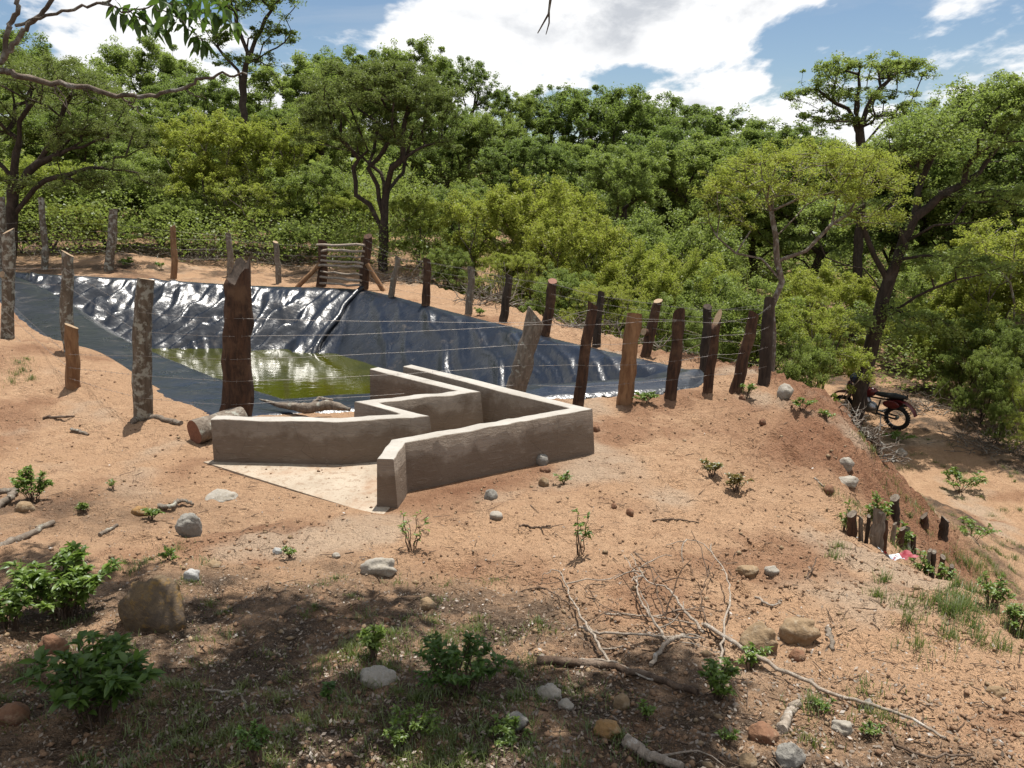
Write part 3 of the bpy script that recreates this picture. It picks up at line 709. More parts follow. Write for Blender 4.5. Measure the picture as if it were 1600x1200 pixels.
near_keys = ['n1', 'n3', 'n4', 'n5', 'n6', 'n7', 'n8', 'n9', 'n10', 'n11', 'n12']
for i, q in enumerate((.2, .4, .6, .8, .97)):
    kk = [k for k in near_keys if not (k == 'n3' and q > .7)]
    if q > .7: kk.insert(1, 'n2')
    strand(kk, q, ORD[i] + ' barbed wire strand of the near fence', 100 + i, ext0=(-3, 2.6, .1))
    strand(['n12', 'r1', 'r2', 'r3', 'r4', 'r5', 'r6', 'r7', 'r8', 'g2'], q, ORD[i] + ' barbed wire strand of the fence beyond the right rim', 200 + i)
    strand(['g1', 'f1', 'f2', 'f3', 'f4', 'f5', 'f6'], q, ORD[i] + ' barbed wire strand of the far fence', 300 + i, ext1=(-4, 1, 0))

# gate ----------------------------------------------------------------
def build_gate():
    a, Ha, ra = POSTS['g1']; b, Hb, rb = POSTS['g2']
    root = empty('pole_gate', a); tag(root, 'small gate of pale horizontal poles between two thick posts', 'gate'); rs = random.Random(5)
    for k, q in enumerate((.08, .22, .34, .46, .58, .70, .80, .93)):
        p0 = Ha * q + np.array([-.12 if k in (7, 3) else .0, -ra - .015, rs.uniform(-.03, .03)]); p1 = (b - a) + Hb * q * .9 + np.array([-.02, -rb - .015, rs.uniform(-.03, .03)])
        P = np.array([p0 * (1 - t) + p1 * t + np.array([0, 0, rs.uniform(-.02, .02)]) for t in np.linspace(0, 1, 7)])
        m = MB(); m.tube(P, [.028 * rs.uniform(.7, 1.15)] * 7, 7, jit=.2, seed=k); m.build('rail', M['deadwood'], root)
    for px0, py0, px1, py1, key, lab in ((463, 447, 500, 413, 'g1', 'pale pole bracing the left gate post'), (600, 462, 573, 412, 'g2', 'tan pole bracing the right gate post')):
        bb = POSTS[key][0]; p0 = at_y(px0, py0, bb[1] - .12); p1 = at_y(px1, py1, bb[1] - .16); p0[2] = gz(p0[0], p0[1]) - .02
        m = MB(); P = np.array([(p1 - p0) * t for t in np.linspace(0, 1, 6)]); m.tube(P, np.linspace(.06, .05, 6), 9, jit=.2, capm=1)
        tag(m.build('brace_pole', [M['bark_tan'], M['cut']], loc=p0), lab, 'brace', 'gate braces')
build_gate()

# ------------------------------------------------------------------ trees
def leaf_cloud(C, sig, counts, size, rng, up=.5, aspect=.55, tri=False):
    """rhombic leaves scattered round clump centres"""
    idx = np.repeat(np.arange(len(C)), counts); n = len(idx)
    d = rng.normal(size=(n, 3)); d /= np.linalg.norm(d, axis=1)[:, None]; d *= (rng.random(n) ** .45)[:, None]
    P = C[idx] + d * (sig[idx] if np.ndim(sig) > 1 else np.asarray(sig)[None])
    nr = rng.normal(size=(n, 3)); nr[:, 2] = np.abs(nr[:, 2]) + up; nr /= np.linalg.norm(nr, axis=1)[:, None]
    a = rng.normal(size=(n, 3)); a -= nr * (a * nr).sum(1)[:, None]; a /= np.linalg.norm(a, axis=1)[:, None] + 1e-9; b = np.cross(nr, a)
    s = size * rng.uniform(.6, 1.35, n)[:, None]
    if tri:
        V = np.stack([P + a * s, P - a * s * .6 + b * s * aspect * 1.3, P - a * s * .6 - b * s * aspect * 1.3], 1).reshape(-1, 3)
        return V, np.arange(n * 3).reshape(-1, 3)
    V = np.stack([P + a * s, P + b * s * aspect - nr * s * .12, P - a * s, P - b * s * aspect - nr * s * .12], 1).reshape(-1, 3)
    return V, np.arange(n * 4).reshape(-1, 4)
N_STEM = [0]
def grow(rng, stems, targets, bf=.42, min_i=2, wig=.10, step=.3, rise=.12):
    """stems: polylines with the first at the foot; targets joined to the nearest cheap node. Returns nodes, parents"""
    N = []; par = []; plen = []; ok = []
    for st in stems:
        st = np.asarray(st, float); start = -1
        if N:
            dd = np.linalg.norm(np.array(N) - st[0], axis=1); start = int(dd.argmin())
            if dd[start] > .35 : start = -1
        prev = start
        for i, p in enumerate(st):
            if i == 0 and start >= 0: continue
            if i == 0: N.append(p); par.append(-1); plen.append(0); ok.append(False); prev = len(N) - 1; continue
            a = np.array(N[prev]); L = np.linalg.norm(p - a); k = max(1, int(L / step))
            for j in range(1, k + 1):
                q = a + (p - a) * j / k + (rng.normal(size=3) * wig * .25 * step / .3 if j < k else 0)
                N.append(q); par.append(prev); plen.append(plen[prev] + L / k); ok.append(i >= min_i); prev = len(N) - 1
    n0 = len(N); N_STEM[0] = n0; cap = n0 + 64 * len(targets) + 100
    A = np.zeros((cap, 3)); A[:n0] = N; PL = np.zeros(cap); PL[:n0] = plen; OK = np.zeros(cap, bool); OK[:n0] = ok; PA = np.full(cap, -1); PA[:n0] = par; m = n0
    for ti in np.argsort(np.linalg.norm(targets - A[:n0][OK[:n0]].mean(0), axis=1)):
        T = targets[ti]; dv = T - A[:m]; dist = np.sqrt((dv * dv).sum(1))
        cost = dist * (1 + .5 * np.clip(-dv[:, 2] / (dist + 1e-6), 0, 1)) + bf * PL[:m]; cost[~OK[:m]] = 1e9
        p = int(cost.argmin()); a = A[p].copy(); L = dist[p]; k = min(max(1, int(L / step)), 60); prev = p
        bow = rng.normal(size=3) * wig * L; bow[2] += rise * L * .5
        for j in range(1, k + 1):
            t = j / k; A[m] = a + (T - a) * t + bow * math.sin(t * math.pi) * .8 + (rng.normal(size=3) * wig * .22 if j < k else 0)
            PA[m] = prev; PL[m] = PL[prev] + L / k; OK[m] = True; prev = m; m += 1
    return A[:m].copy(), PA[:m].copy()
def branch_mesh(N, par, r_root, r_tip=.006, power=2.3, sides=7):
    n = len(N); r = np.zeros(n); kids = [[] for _ in range(n)]
    for i in range(n):
        if par[i] >= 0: kids[par[i]].append(i)
    for i in range(n - 1, -1, -1):
        r[i] = r_tip if not kids[i] else (sum(r[c] ** power for c in kids[i]) + (r_tip * .35) ** power) ** (1 / power)
    roots = [i for i in range(n) if par[i] < 0]; mxr = max(r[i] for i in roots)
    r = r_tip + (r - r_tip) * (r_root - r_tip) / (mxr - r_tip + 1e-9)
    m = MB(); stack = [(i, [i]) for i in roots]
    while stack:
        i, ch = stack.pop()
        while kids[i]:
            ks = sorted(kids[i], key=lambda c: -r[c])
            for c in ks[1:]: stack.append((c, [i, c]))
            i = ks[0]; ch.append(i)
        if len(ch) < 2: continue
        rr = r[ch].copy()
        if par[ch[0]] >= 0 or ch[0] not in roots: rr[0] = min(rr[0], rr[1] * 1.25)
        big = rr.max(); sd = sides + 3 if big > .06 else (sides - 1 if big > .02 else 3 if big < .011 else 4)
        m.tube(N[ch], rr, sd, caps=False, jit=.12 if big > .03 else None, seed=i)
    return m
def clumps(rng, shells, n):
    """points in the outer part of ellipsoids (cx,cy,cz,rx,ry,rz,weight)"""
    w = np.array([s[6] * (s[3] * s[4] * s[5]) ** .3 for s in shells]); out = []; off = rng.uniform(0, 50); sc = np.mean([s[3] for s in shells])
    while len(out) < n:
        i = rng.choice(len(shells), p=w / w.sum()); c = np.array(shells[i][:3]); r = np.array(shells[i][3:6]); d = rng.normal(size=3); d /= np.linalg.norm(d)
        if d[2] < -.35: d[2] = -d[2] * .6
        p = c + d * r * (rng.uniform(.12, 1.0) ** .45) * (1.12 if rng.random() < .12 else 1.0)
        if pn(np.array([(p[0] + .6 * p[2]) * 1.9 / sc + off]), np.array([(p[1] - .7 * p[2]) * 1.9 / sc + off]), 3)[0] > -.12 or rng.random() < .22: out.append(p)
    return np.array(out)
PROTO = {}
def tree_proto(key, seed, stems, shells, n_cl, leaves, size, sig, r_root, bark, leaf, bf=.42, up=.8, aspect=.55, min_i=2, r_tip=.006, wig=.1, bare=0):
    rng = np.random.default_rng(seed); T = clumps(rng, shells, n_cl)
    extra = clumps(rng, shells, bare) if bare else np.zeros((0, 3))
    N, par = grow(rng, stems, np.vstack([T, extra]) if bare else T, bf, min_i, wig)
    nstem = N_STEM[0]
    tm = branch_mesh(N, par, r_root, r_tip).mesh(key + '_trunk', M[bark])
    # sprays of leaves along every outer twig, denser at some twigs than at others
    zmin = T[:, 2].min() - .15
    lead = np.arange(nstem, len(N)); lead = lead[N[lead, 2] > zmin]
    w = rng.uniform(.1, 1.0, len(lead)) ** .9 * (.35 + .9 * sstep(-.45, .5, pn(N[lead, 0] * 1.1 + seed, N[lead, 1] * 1.1 + N[lead, 2] * 1.3, seed)))
    cnt = rng.poisson(1.9 * leaves * w / w.sum()); C = N[lead]
    S = np.array(sig)[None] * rng.uniform(.5, 1.5, (len(lead), 1))
    V, Q = leaf_cloud(C, S, cnt, size * .80, rng, up, aspect, True)
    cm = np_mesh(key + '_crown', V, None, Q, [M[leaf]])
    h = float(np.percentile(V[:, 2], 99.5)); PROTO[key] = (tm, cm, h)
def put_tree(key, name, px, py, D, label, cat, group, rz=0.0, base=None, wide=1.0):
    tm, cm, h = PROTO[key]; t = at_y(px, py, D); z0 = float(land(np.array([t[0]]), np.array([t[1]]), False)[0]) - .05
    s = (t[2] - z0) / h; e = empty(name, (t[0], t[1], z0), rz, (s * wide, s * wide, s)); tag(e, label, cat, group)
    obj('trunk', tm, e); obj('crown', cm, e); return e

def stems_multi(rng, n, h, spread):
    out = []
    for i in range(n):
        a = rng.uniform(0, 6.28); b = np.array([math.cos(a), math.sin(a), 0]); f = rng.uniform(.5, 1)
        out.append([b * .12, b * (.15 + spread * .3 * f) + [0, 0, h * .35], b * spread * f + [0, 0, h * rng.uniform(.6, .8)]])
    return out
_r = np.random.default_rng(3)
tree_proto('broad_a', 11, [[(0, 0, 0), (.1, 0, 1.4), (-.1, .1, 2.8), (.2, -.1, 4.2)]],
           [(0, 0, 5.6, 2.6, 2.6, 1.3, 3), (-1.3, .6, 4.4, 1.6, 1.6, 1.0, 1.4), (1.4, -.5, 4.3, 1.6, 1.6, 1.0, 1.4), (.3, .3, 3.2, 1.8, 1.8, .9, .9)], 380, 40000, .052, (.24, .24, .17), .16, 'bark_dark', 'lf_dark')
tree_proto('broad_b', 12, [[(0, 0, 0), (-.1, .1, 1.2), (.2, 0, 2.6), (.4, .2, 3.8)]],
           [(.2, 0, 5.0, 2.2, 2.2, 1.5, 2.5), (-1.5, .2, 4.0, 1.5, 1.5, 1.0, 1.2), (1.7, .6, 4.6, 1.3, 1.3, .9, 1.1), (0, -.6, 2.8, 2.1, 2.0, .9, 1.1)], 370, 40000, .050, (.24, .24, .17), .15, 'bark_dark', 'lf_mid')
tree_proto('open_a', 13, [[(0, 0, 0), (.1, 0, 2.0), (0, .1, 4.0), (.25, 0, 5.6)], [(0, .1, 3.4), (-1.0, .2, 5.2)], [(.05, .05, 3.8), (1.1, -.2, 5.4)]],
           [(0, 0, 6.8, 1.9, 1.9, 1.2, 2), (-1.5, 0, 5.9, 1.2, 1.2, .8, 1.2), (1.6, 0, 6.0, 1.3, 1.3, .8, 1.2), (0, 0, 4.8, 1.9, 1.9, .6, .9)], 230, 15000, .054, (.20, .20, .13), .15, 'bark_dark', 'lf_dark', bare=40)
tree_proto('open_b', 14, [[(0, 0, 0), (.1, 0, 1.6), (-.1, .1, 3.2), (.15, 0, 4.6)], [(0, 0, 2.6), (1.2, .2, 4.2)]],
           [(0, 0, 5.7, 2.1, 2.1, 1.0, 2), (1.6, 0, 5.0, 1.3, 1.3, .8, 1.2), (-1.4, .2, 4.6, 1.4, 1.4, .8, 1.2), (0, 0, 3.6, 2.0, 2.0, .7, 1)], 290, 24000, .050, (.22, .22, .15), .14, 'bark_dark', 'lf_mid', bare=40)
tree_proto('shrub_lime', 15, stems_multi(_r, 6, 2.6, .9), [(0, 0, 2.25, 1.25, 1.25, .85, 2), (-.7, .2, 1.5, .9, .9, .7, 1), (.8, -.2, 1.6, .9, .9, .7, 1), (0, -.3, .8, 1.1, 1.1, .5, .7)], 300, 32000, .027, (.13, .13, .11), .05, 'branch_pale', 'lf_lime', min_i=1, r_tip=.004, bare=50)
tree_proto('shrub_green', 16, stems_multi(_r, 5, 2.4, .9), [(0, 0, 2.1, 1.3, 1.3, .8, 2), (-.8, .1, 1.4, .9, .9, .6, 1), (.8, .1, 1.3, .9, .9, .6, 1), (0, -.3, .7, 1.2, 1.2, .5, .8)], 290, 32000, .028, (.13, .13, .11), .05, 'bark_dark', 'lf_mid', min_i=1, r_tip=.004, bare=40)
tree_proto('shrub_airy', 17, stems_multi(_r, 7, 2.8, 1.2), [(0, 0, 2.4, 1.5, 1.5, .6, 2), (-1.0, .1, 1.7, .9, .9, .6, 1), (1.0, .1, 1.7, .9, .9, .6, 1), (0, 0, 1.1, 1.3, 1.3, .5, .6)], 280, 21000, .025, (.12, .12, .09), .06, 'branch_pale', 'lf_lime', min_i=1, r_tip=.004, bare=90)
# hand-shaped individuals -------------------------------------------------
def px_stems(ref, D, lists):
    """picture polylines at depth D (with small depth offsets) relative to ref"""
    return [[at_y(a, b, D + (c[0] if c else 0)) - ref for a, b, *c in l] for l in lists]
def special(name, foot, D, stems_px, shells_px, n_cl, leaves, size, sig, r_root, bark, leaf, label, seed, group=None, depth=1.0, **kw):
    ref = np.array(foot, float); S = px_stems(ref, D, stems_px); S[0].insert(0, np.zeros(3)) if np.linalg.norm(S[0][0]) > .05 else None
    sh = []
    for (cx, cy, rx, ry, w, *dd) in shells_px:
        c = at_y(cx, cy, D + (dd[0] if dd else 0)) - ref; k = (D / math.cos(PITCH)) / FPX; sh.append((c[0], c[1], c[2], rx * k, rx * k * depth, ry * k, w))
    tree_proto(name + label[:6], seed, S, sh, n_cl, leaves, size, sig, r_root, bark, leaf, **kw)
    tm, cm, h = PROTO[name + label[:6]]; e = empty(name, ref); tag(e, label, 'tree', group); obj('trunk', tm, e); obj('crown', cm, e); return e
f = at_y(598, 402, 23.0); f[2] = gz(f[0], f[1])
special('thorn_tree', f, 23.0, [[(598, 405), (600, 370), (601, 335), (604, 300)], [(600, 370), (578, 320), (556, 305), (552, 262), (575, 235), (562, 205)], [(601, 345), (590, 290), (575, 262), (600, 235), (620, 200)],
    [(604, 362), (645, 335), (672, 300), (690, 262)], [(604, 300), (612, 262, -.5), (650, 235, -.6), (690, 215)], [(603, 310), (595, 270, .6), (560, 240, .8), (510, 225)], [(604, 300), (630, 270, .8), (640, 220, 1.)]],
    [(590, 155, 120, 50, 3), (510, 195, 60, 38, 1), (660, 185, 62, 45, 1.3), (585, 220, 130, 25, 1), (600, 120, 70, 25, 1)], 420, 46000, .034, (.19, .19, .12), .14, 'bark_dark', 'lf_feather',
    'broad thorn tree with twisted dark forking trunk behind the gate', 31, 'trees with trunks in view', bare=130, bf=.3)
f = at_y(1339, 650, G(1397, 674)[1] + .30); f[2] = gz(f[0], f[1]) - .05; DB = f[1]
special('forked_tree', f, DB, [[(1350, 590), (1360, 550), (1374, 500), (1380, 462), (1386, 436)], [(1382, 455), (1410, 380), (1428, 340), (1470, 305), (1530, 270), (1570, 215)], [(1386, 436), (1366, 400), (1345, 345), (1350, 280)],
    [(1378, 475), (1350, 420), (1290, 402)], [(1376, 490), (1410, 478, -.5), (1460, 450, -.8), (1530, 430, -1)], [(1428, 340), (1440, 280, .5), (1470, 210, .6)], [(1410, 380), (1460, 352, -.6), (1540, 345, -1.0)]],
    [(1500, 215, 105, 60, 2.2), (1570, 170, 60, 50, 1.2), (1420, 240, 90, 50, 1.3), (1530, 320, 90, 45, 1.2), (1330, 340, 80, 45, .8), (1385, 505, 95, 32, 1.3, -.3), (1480, 420, 100, 40, .8, -.5)], 420, 31000, .036, (.2, .2, .14), .155, 'bark_dark', 'lf_mid',
    'large tree with dark forked trunk leaning behind the motorcycle', 32, 'trees with trunks in view', bare=90, bf=.3)
f = at_y(1207, 585, 12.3); f[2] = gz(f[0], f[1])
special('small_tree', f, 12.3, [[(1207, 560), (1206, 480), (1222, 440), (1214, 408)], [(1216, 425), (1190, 404), (1150, 396), (1120, 370)], [(1218, 412), (1260, 392), (1300, 350), (1350, 318)], [(1214, 408), (1212, 370), (1205, 330), (1190, 290)], [(1212, 372), (1260, 320, .4), (1330, 280, .5)], [(1205, 340), (1150, 310, -.3), (1120, 300, -.4)]],
    [(1260, 262, 130, 42, 2.4), (1150, 300, 60, 40, 1), (1350, 300, 75, 45, 1.2), (1230, 310, 120, 35, 1), (1130, 345, 45, 30, .5), (1370, 345, 60, 30, .5)], 380, 23000, .019, (.12, .12, .08), .048, 'branch_pale', 'lf_lime',
    'small spreading tree with pale crooked branches behind the corner post', 33, 'trees with trunks in view', bare=170, bf=.25, r_tip=.004)
f = at_y(14, 415, 21.5); f[2] = gz(f[0], f[1])
special('feathery_tree', f, 21.5, [[(16, 400), (18, 340), (22, 280), (25, 240)], [(20, 300), (60, 255), (110, 232), (170, 215)], [(18, 330), (70, 282), (140, 262), (215, 270)], [(25, 240), (30, 190), (60, 150)], [(22, 270), (-30, 230), (-80, 180)], [(60, 255), (90, 200), (110, 150)]],
    [(60, 150, 130, 55, 2.5), (150, 215, 80, 45, 1.5), (30, 110, 80, 35, 1), (-60, 200, 90, 60, 1), (190, 285, 60, 40, .8), (90, 290, 90, 30, .6)], 420, 44000, .033, (.2, .2, .13), .16, 'bark_dark', 'lf_feather',
    'dark thicket tree with arching bare branches at the left edge', 34, 'trees with trunks in view', bare=190, bf=.28, aspect=.4)
f = at_y(383, 330, 31); f[2] = gz(f[0], f[1])
special('slender_tree', f, 31.0, [[(383, 300), (381, 220), (381, 150), (384, 100), (388, 60)], [(382, 165), (372, 110), (330, 62)], [(384, 110), (400, 60), (425, 15)], [(384, 90), (370, 40), (368, 0)], [(384, 100), (420, 80), (445, 66)]],
    [(395, 5, 62, 42, 2), (430, 55, 34, 26, 1), (340, 62, 36, 26, .8), (385, 100, 60, 20, .7), (440, -5, 26, 24, .7), (345, 10, 45, 30, .8)], 220, 9500, .054, (.2, .2, .13), .13, 'bark_dark', 'lf_dark',
    'tall slender open tree standing above the wood on the left', 35, 'trees with trunks in view', bare=50, bf=.3)
f = at_y(1346, 400, 27); f[2] = gz(f[0], f[1])
special('open_tree', f, 27.0, [[(1346, 330), (1345, 250), (1343, 200)], [(1344, 215), (1325, 170), (1290, 150), (1262, 130)], [(1343, 200), (1365, 150), (1400, 115), (1430, 100)], [(1345, 205), (1340, 150), (1345, 100)], [(1345, 225), (1380, 190), (1420, 175)]],
    [(1345, 112, 80, 26, 2), (1275, 150, 42, 26, 1), (1415, 115, 40, 28, 1.2), (1345, 160, 95, 28, 1), (1290, 195, 60, 24, .8), (1410, 180, 50, 26, .8)], 260, 12500, .048, (.2, .2, .12), .15, 'bark_dark', 'lf_mid',
    'open crowned tree against the cloud, rising above the forked tree', 36, 'trees with trunks in view', bare=60, bf=.3)
# the wood in rows -----------------------------------------------------------
def row(items, cat, group, phrase):
    nth = ['first', 'second', 'third', 'fourth', 'fifth', 'sixth', 'seventh', 'eighth', 'ninth', 'tenth', 'eleventh', 'twelfth', 'thirteenth', 'fourteenth', 'fifteenth', 'sixteenth', 'seventeenth', 'eighteenth', 'nineteenth', 'twentieth']
    look = {'broad_a': 'dark green tree', 'broad_b': 'green tree', 'open_a': 'loose dark tree', 'open_b': 'loose green tree', 'shrub_lime': 'yellow-green bush', 'shrub_green': 'green bush', 'shrub_airy': 'airy yellow-green bush'}
    for i, (key, px, py, D, wide) in enumerate(sorted(items, key=lambda t: t[1])):
        nm = 'forest_tree' if cat == 'tree' else 'forest_bush'
        put_tree(key, nm, px, py, D, '%s %s, %s from the left' % (look[key], phrase, nth[i]), cat, group, rz=px * 1.7, wide=wide)
row([('broad_a', -40, 40, 40, 1.0), ('open_b', 95, 92, 40, 1.1), ('broad_b', 215, 62, 46, .9), ('broad_a', 305, 118, 42, 1.0), ('broad_b', 455, 92, 43, 1.1), ('broad_a', 545, 84, 46, 1.0), ('broad_b', 640, 66, 46, .85), ('open_a', 728, 92, 43, .8), ('open_b', 805, 146, 46, .9), ('open_a', 862, 136, 47, .9),
     ('broad_a', 935, 138, 45, .95), ('broad_a', 1000, 152, 48, .9), ('broad_a', 1095, 168, 52, 1.1), ('broad_b', 1165, 190, 50, 1.1), ('broad_a', 1230, 200, 47, 1.0), ('open_b', 1475, 165, 30, .9), ('open_b', 1575, 120, 29, .9), ('broad_a', 1670, 130, 32, 1.0)],
    'tree', 'trees on the skyline', 'on the skyline')
row([('broad_b', -20, 130, 33, 1.0), ('broad_a', 120, 165, 34, 1.1), ('broad_b', 255, 160, 35, 1.0), ('broad_a', 420, 165, 35, 1.0), ('broad_b', 505, 150, 36, .9), ('broad_a', 690, 170, 35, 1.0), ('open_b', 770, 175, 34, 1.0), ('broad_a', 820, 215, 31, 1.0), ('broad_b', 905, 225, 33, 1.0), ('open_b', 975, 232, 28, .8), ('broad_a', 1045, 205, 36, 1.0), ('broad_b', 1110, 215, 32, 1.0), ('broad_a', 1190, 235, 33, 1.0), ('broad_b', 1290, 225, 30, 1.0),
     ('broad_a', 1420, 225, 30, 1.0), ('broad_b', 1520, 200, 28, 1.0), ('broad_a', 1620, 200, 26, 1.0)], 'tree', 'trees in the middle of the wood', 'halfway up the wood')
row([('shrub_lime', 60, 250, 26.5, 1.4), ('shrub_green', 150, 265, 27, 1.4), ('shrub_green', 230, 235, 28, 1.3), ('shrub_lime', 330, 180, 27.5, 1.0), ('shrub_lime', 430, 190, 28, .9), ('shrub_green', 490, 255, 26.5, 1.1), ('shrub_airy', 395, 285, 25.8, 1.2), ('shrub_green', 285, 310, 25.5, 1.3), ('shrub_airy', 120, 320, 25.2, 1.2), ('shrub_lime', 540, 300, 26, 1.1), ('shrub_green', 190, 345, 25.0, 1.3), ('shrub_green', 20, 330, 25.5, 1.3), ('shrub_green', 460, 345, 24.6, 1.2)],
    'bush', 'bushes behind the far fence', 'behind the far fence')
row([('shrub_lime', 650, 305, 24, 1.0), ('shrub_green', 720, 290, 26, 1.1), ('shrub_lime', 765, 300, 22, .9), ('shrub_lime', 840, 280, 22, .8), ('shrub_lime', 905, 330, 19.5, .8), ('shrub_green', 960, 345, 22, .9), ('shrub_lime', 1000, 385, 18.5, .8), ('shrub_green', 1060, 330, 22, .9), ('shrub_lime', 1085, 400, 17, .8), ('shrub_green', 700, 385, 20.5, .9), ('shrub_airy', 800, 395, 18.2, .9), ('shrub_green', 880, 420, 17, .9), ('shrub_airy', 950, 445, 15.6, .9), ('shrub_green', 1150, 430, 15.5, .9), ('shrub_green', 1040, 465, 14.6, .8), ('shrub_airy', 1240, 470, 15.0, .8), ('shrub_lime', 1290, 420, 19, .9)],
    'bush', 'bushes beyond the right rim', 'beyond the right rim fence')
row([('shrub_lime', 1560, 370, 20.5, .9), ('shrub_airy', 1640, 345, 19.5, .9), ('shrub_green', 1480, 400, 23, .9), ('shrub_lime', 1430, 470, 22.5, .8), ('shrub_green', 1525, 485, 19.5, .8), ('shrub_green', 1610, 500, 18.0, .8), ('shrub_lime', 1455, 520, 20.5, .7), ('shrub_green', 1570, 560, 18.6, .6), ('shrub_green', 1250, 520, 14.0, .7), ('shrub_green', 1680, 560, 17.0, .7), ('shrub_green', 1300, 500, 23, .9), ('shrub_airy', 1500, 570, 19.6, .6), ('shrub_green', 1555, 545, 17.4, .7), ('shrub_airy', 1640, 585, 15.2, .8), ('shrub_green', 1475, 590, 18.8, .5), ('shrub_lime', 1600, 600, 16.8, .6), ('shrub_green', 1505, 605, 17.6, .7), ('shrub_green', 1570, 628, 16.0, .7), ('shrub_airy', 1610, 650, 15.0, .8)],
    'bush', 'bushes along the track', 'along the track on the right')
def far_wood():
    rng = np.random.default_rng(77); n = 3600
    a = np.radians(rng.uniform(45, 135, n)); r = rng.uniform(40, 120, n); x = r * np.cos(a); y = r * np.sin(a)
    z = land(x, y, False) + rng.uniform(.5, 5.0, n); C = np.stack([x, y, z], 1)
    V, Q = leaf_cloud(C, np.tile([[2.0, 2.0, 1.2]], (n, 1)), rng.poisson(50, n), .20, rng, .8, .6, True)
    o = obj('far_woodland', np_mesh('far_woodland', V, None, Q, [M['lf_mid']])); o['kind'] = 'stuff'; o['label'] = 'green woodland far behind that reads as one mass'; o['category'] = 'woodland'
far_wood()
def undergrowth():
    rng = np.random.default_rng(78); n = 6400
    a = np.radians(rng.uniform(42, 132, n)); r = rng.uniform(13.5, 52, n); x = r * np.cos(a); y = r * np.sin(a)
    od = -poly_sd(x, y, EDGE_POLY)[0]; pd = poly_sd(x, y, POND)[0]
    left = (od < 0) & ((y > 22.9 + .25 * pn(x * .6, y * .6, 4)) | ((x > -5.2) & (y > 21.2))) & (pd < -1.5); tr = np.abs(x - (8.6 - .1 * (y - 18))) < 1.5 + .05 * (y - 14)
    right = (od > 1.8) & (y > 12) & ~(tr & (y < 26)) & ~((x > 4.5) & (y < 18 - .0 * x)) & ~((x > 9) & (y < 19.5))
    k = left | right; x, y, r = x[k], y[k], r[k]; n = len(x)
    z = land(x, y, False) + rng.uniform(.0, 1.0, n) * (1 + 1.6 * sstep(24, 34, r)) + .012 * r
    V, Q = leaf_cloud(np.stack([x, y, z], 1), np.tile([[.7, .7, .5]], (n, 1)), rng.poisson(70, n), .046, rng, .8, .55, True)
    o = obj('undergrowth', np_mesh('undergrowth', V, None, Q, [M['lf_mid']])); o['kind'] = 'stuff'; o['label'] = 'low green undergrowth filling the floor of the wood'; o['category'] = 'undergrowth'
undergrowth()

# ------------------------------------------------------------------ rocks
def rock(px, py, w, h, mat, label, seed, depth=.8, flat=.35, rot=0.0, angular=.22, sink=.3, px3=None):
    """py: lower visible edge; w, h: size in picture points"""
    b = G(px, py); k = (b[1] / math.cos(PITCH) + .3) / FPX; rx = w * k / 2; rz = h * k / 1.7 * (1 / (1 - sink * .5)); ry = rx * depth
    nu, nv = (34, 22) if w > 34 else (20, 13)
    m = MB(); th = np.linspace(0, math.pi, nv + 1); ph = np.arange(nu) * 2 * math.pi / nu
    v = np.array([[math.sin(a) * math.cos(q), math.sin(a) * math.sin(q), math.cos(a)] for a in th for q in ph])
    d = 1 + angular * pn(v[:, 0] * 1.3 + seed, v[:, 1] * 1.3 + v[:, 2] * 1.7, seed) + angular * .4 * pn(v[:, 0] * 3.1 + seed, v[:, 2] * 3.1 + v[:, 1] * 2.3, seed + 1)
    v = v * d[:, None]; rg = np.random.default_rng(seed)
    for _ in range(9):
        nn = rg.normal(size=3); nn /= np.linalg.norm(nn); ex = np.clip(v @ nn - rg.uniform(.72, 1.0), 0, None); v = v - ex[:, None] * nn * .85
    v = v * (1 + .05 * pn(v[:, 0] * 5 + seed, v[:, 1] * 5 + v[:, 2] * 4, seed + 2))[:, None]
    v = v * np.array([rx, ry, rz]); c, s_ = math.cos(rot), math.sin(rot); v = v @ np.array([[c, 0, s_], [0, 1, 0], [-s_, 0, c]]).T
    q = [[i * nu + j, (i + 1) * nu + j, (i + 1) * nu + (j + 1) % nu, i * nu + (j + 1) % nu] for i in range(nv) for j in range(nu)]
    m.add(v, q); o = m.build('rock', M[mat], loc=(b[0], b[1] + ry * .6, gz(b[0], b[1] + ry * .6) + rz * (1 - 2 * sink) * .9))
    tag(o, label, 'rock', 'loose stones on the ground'); return o
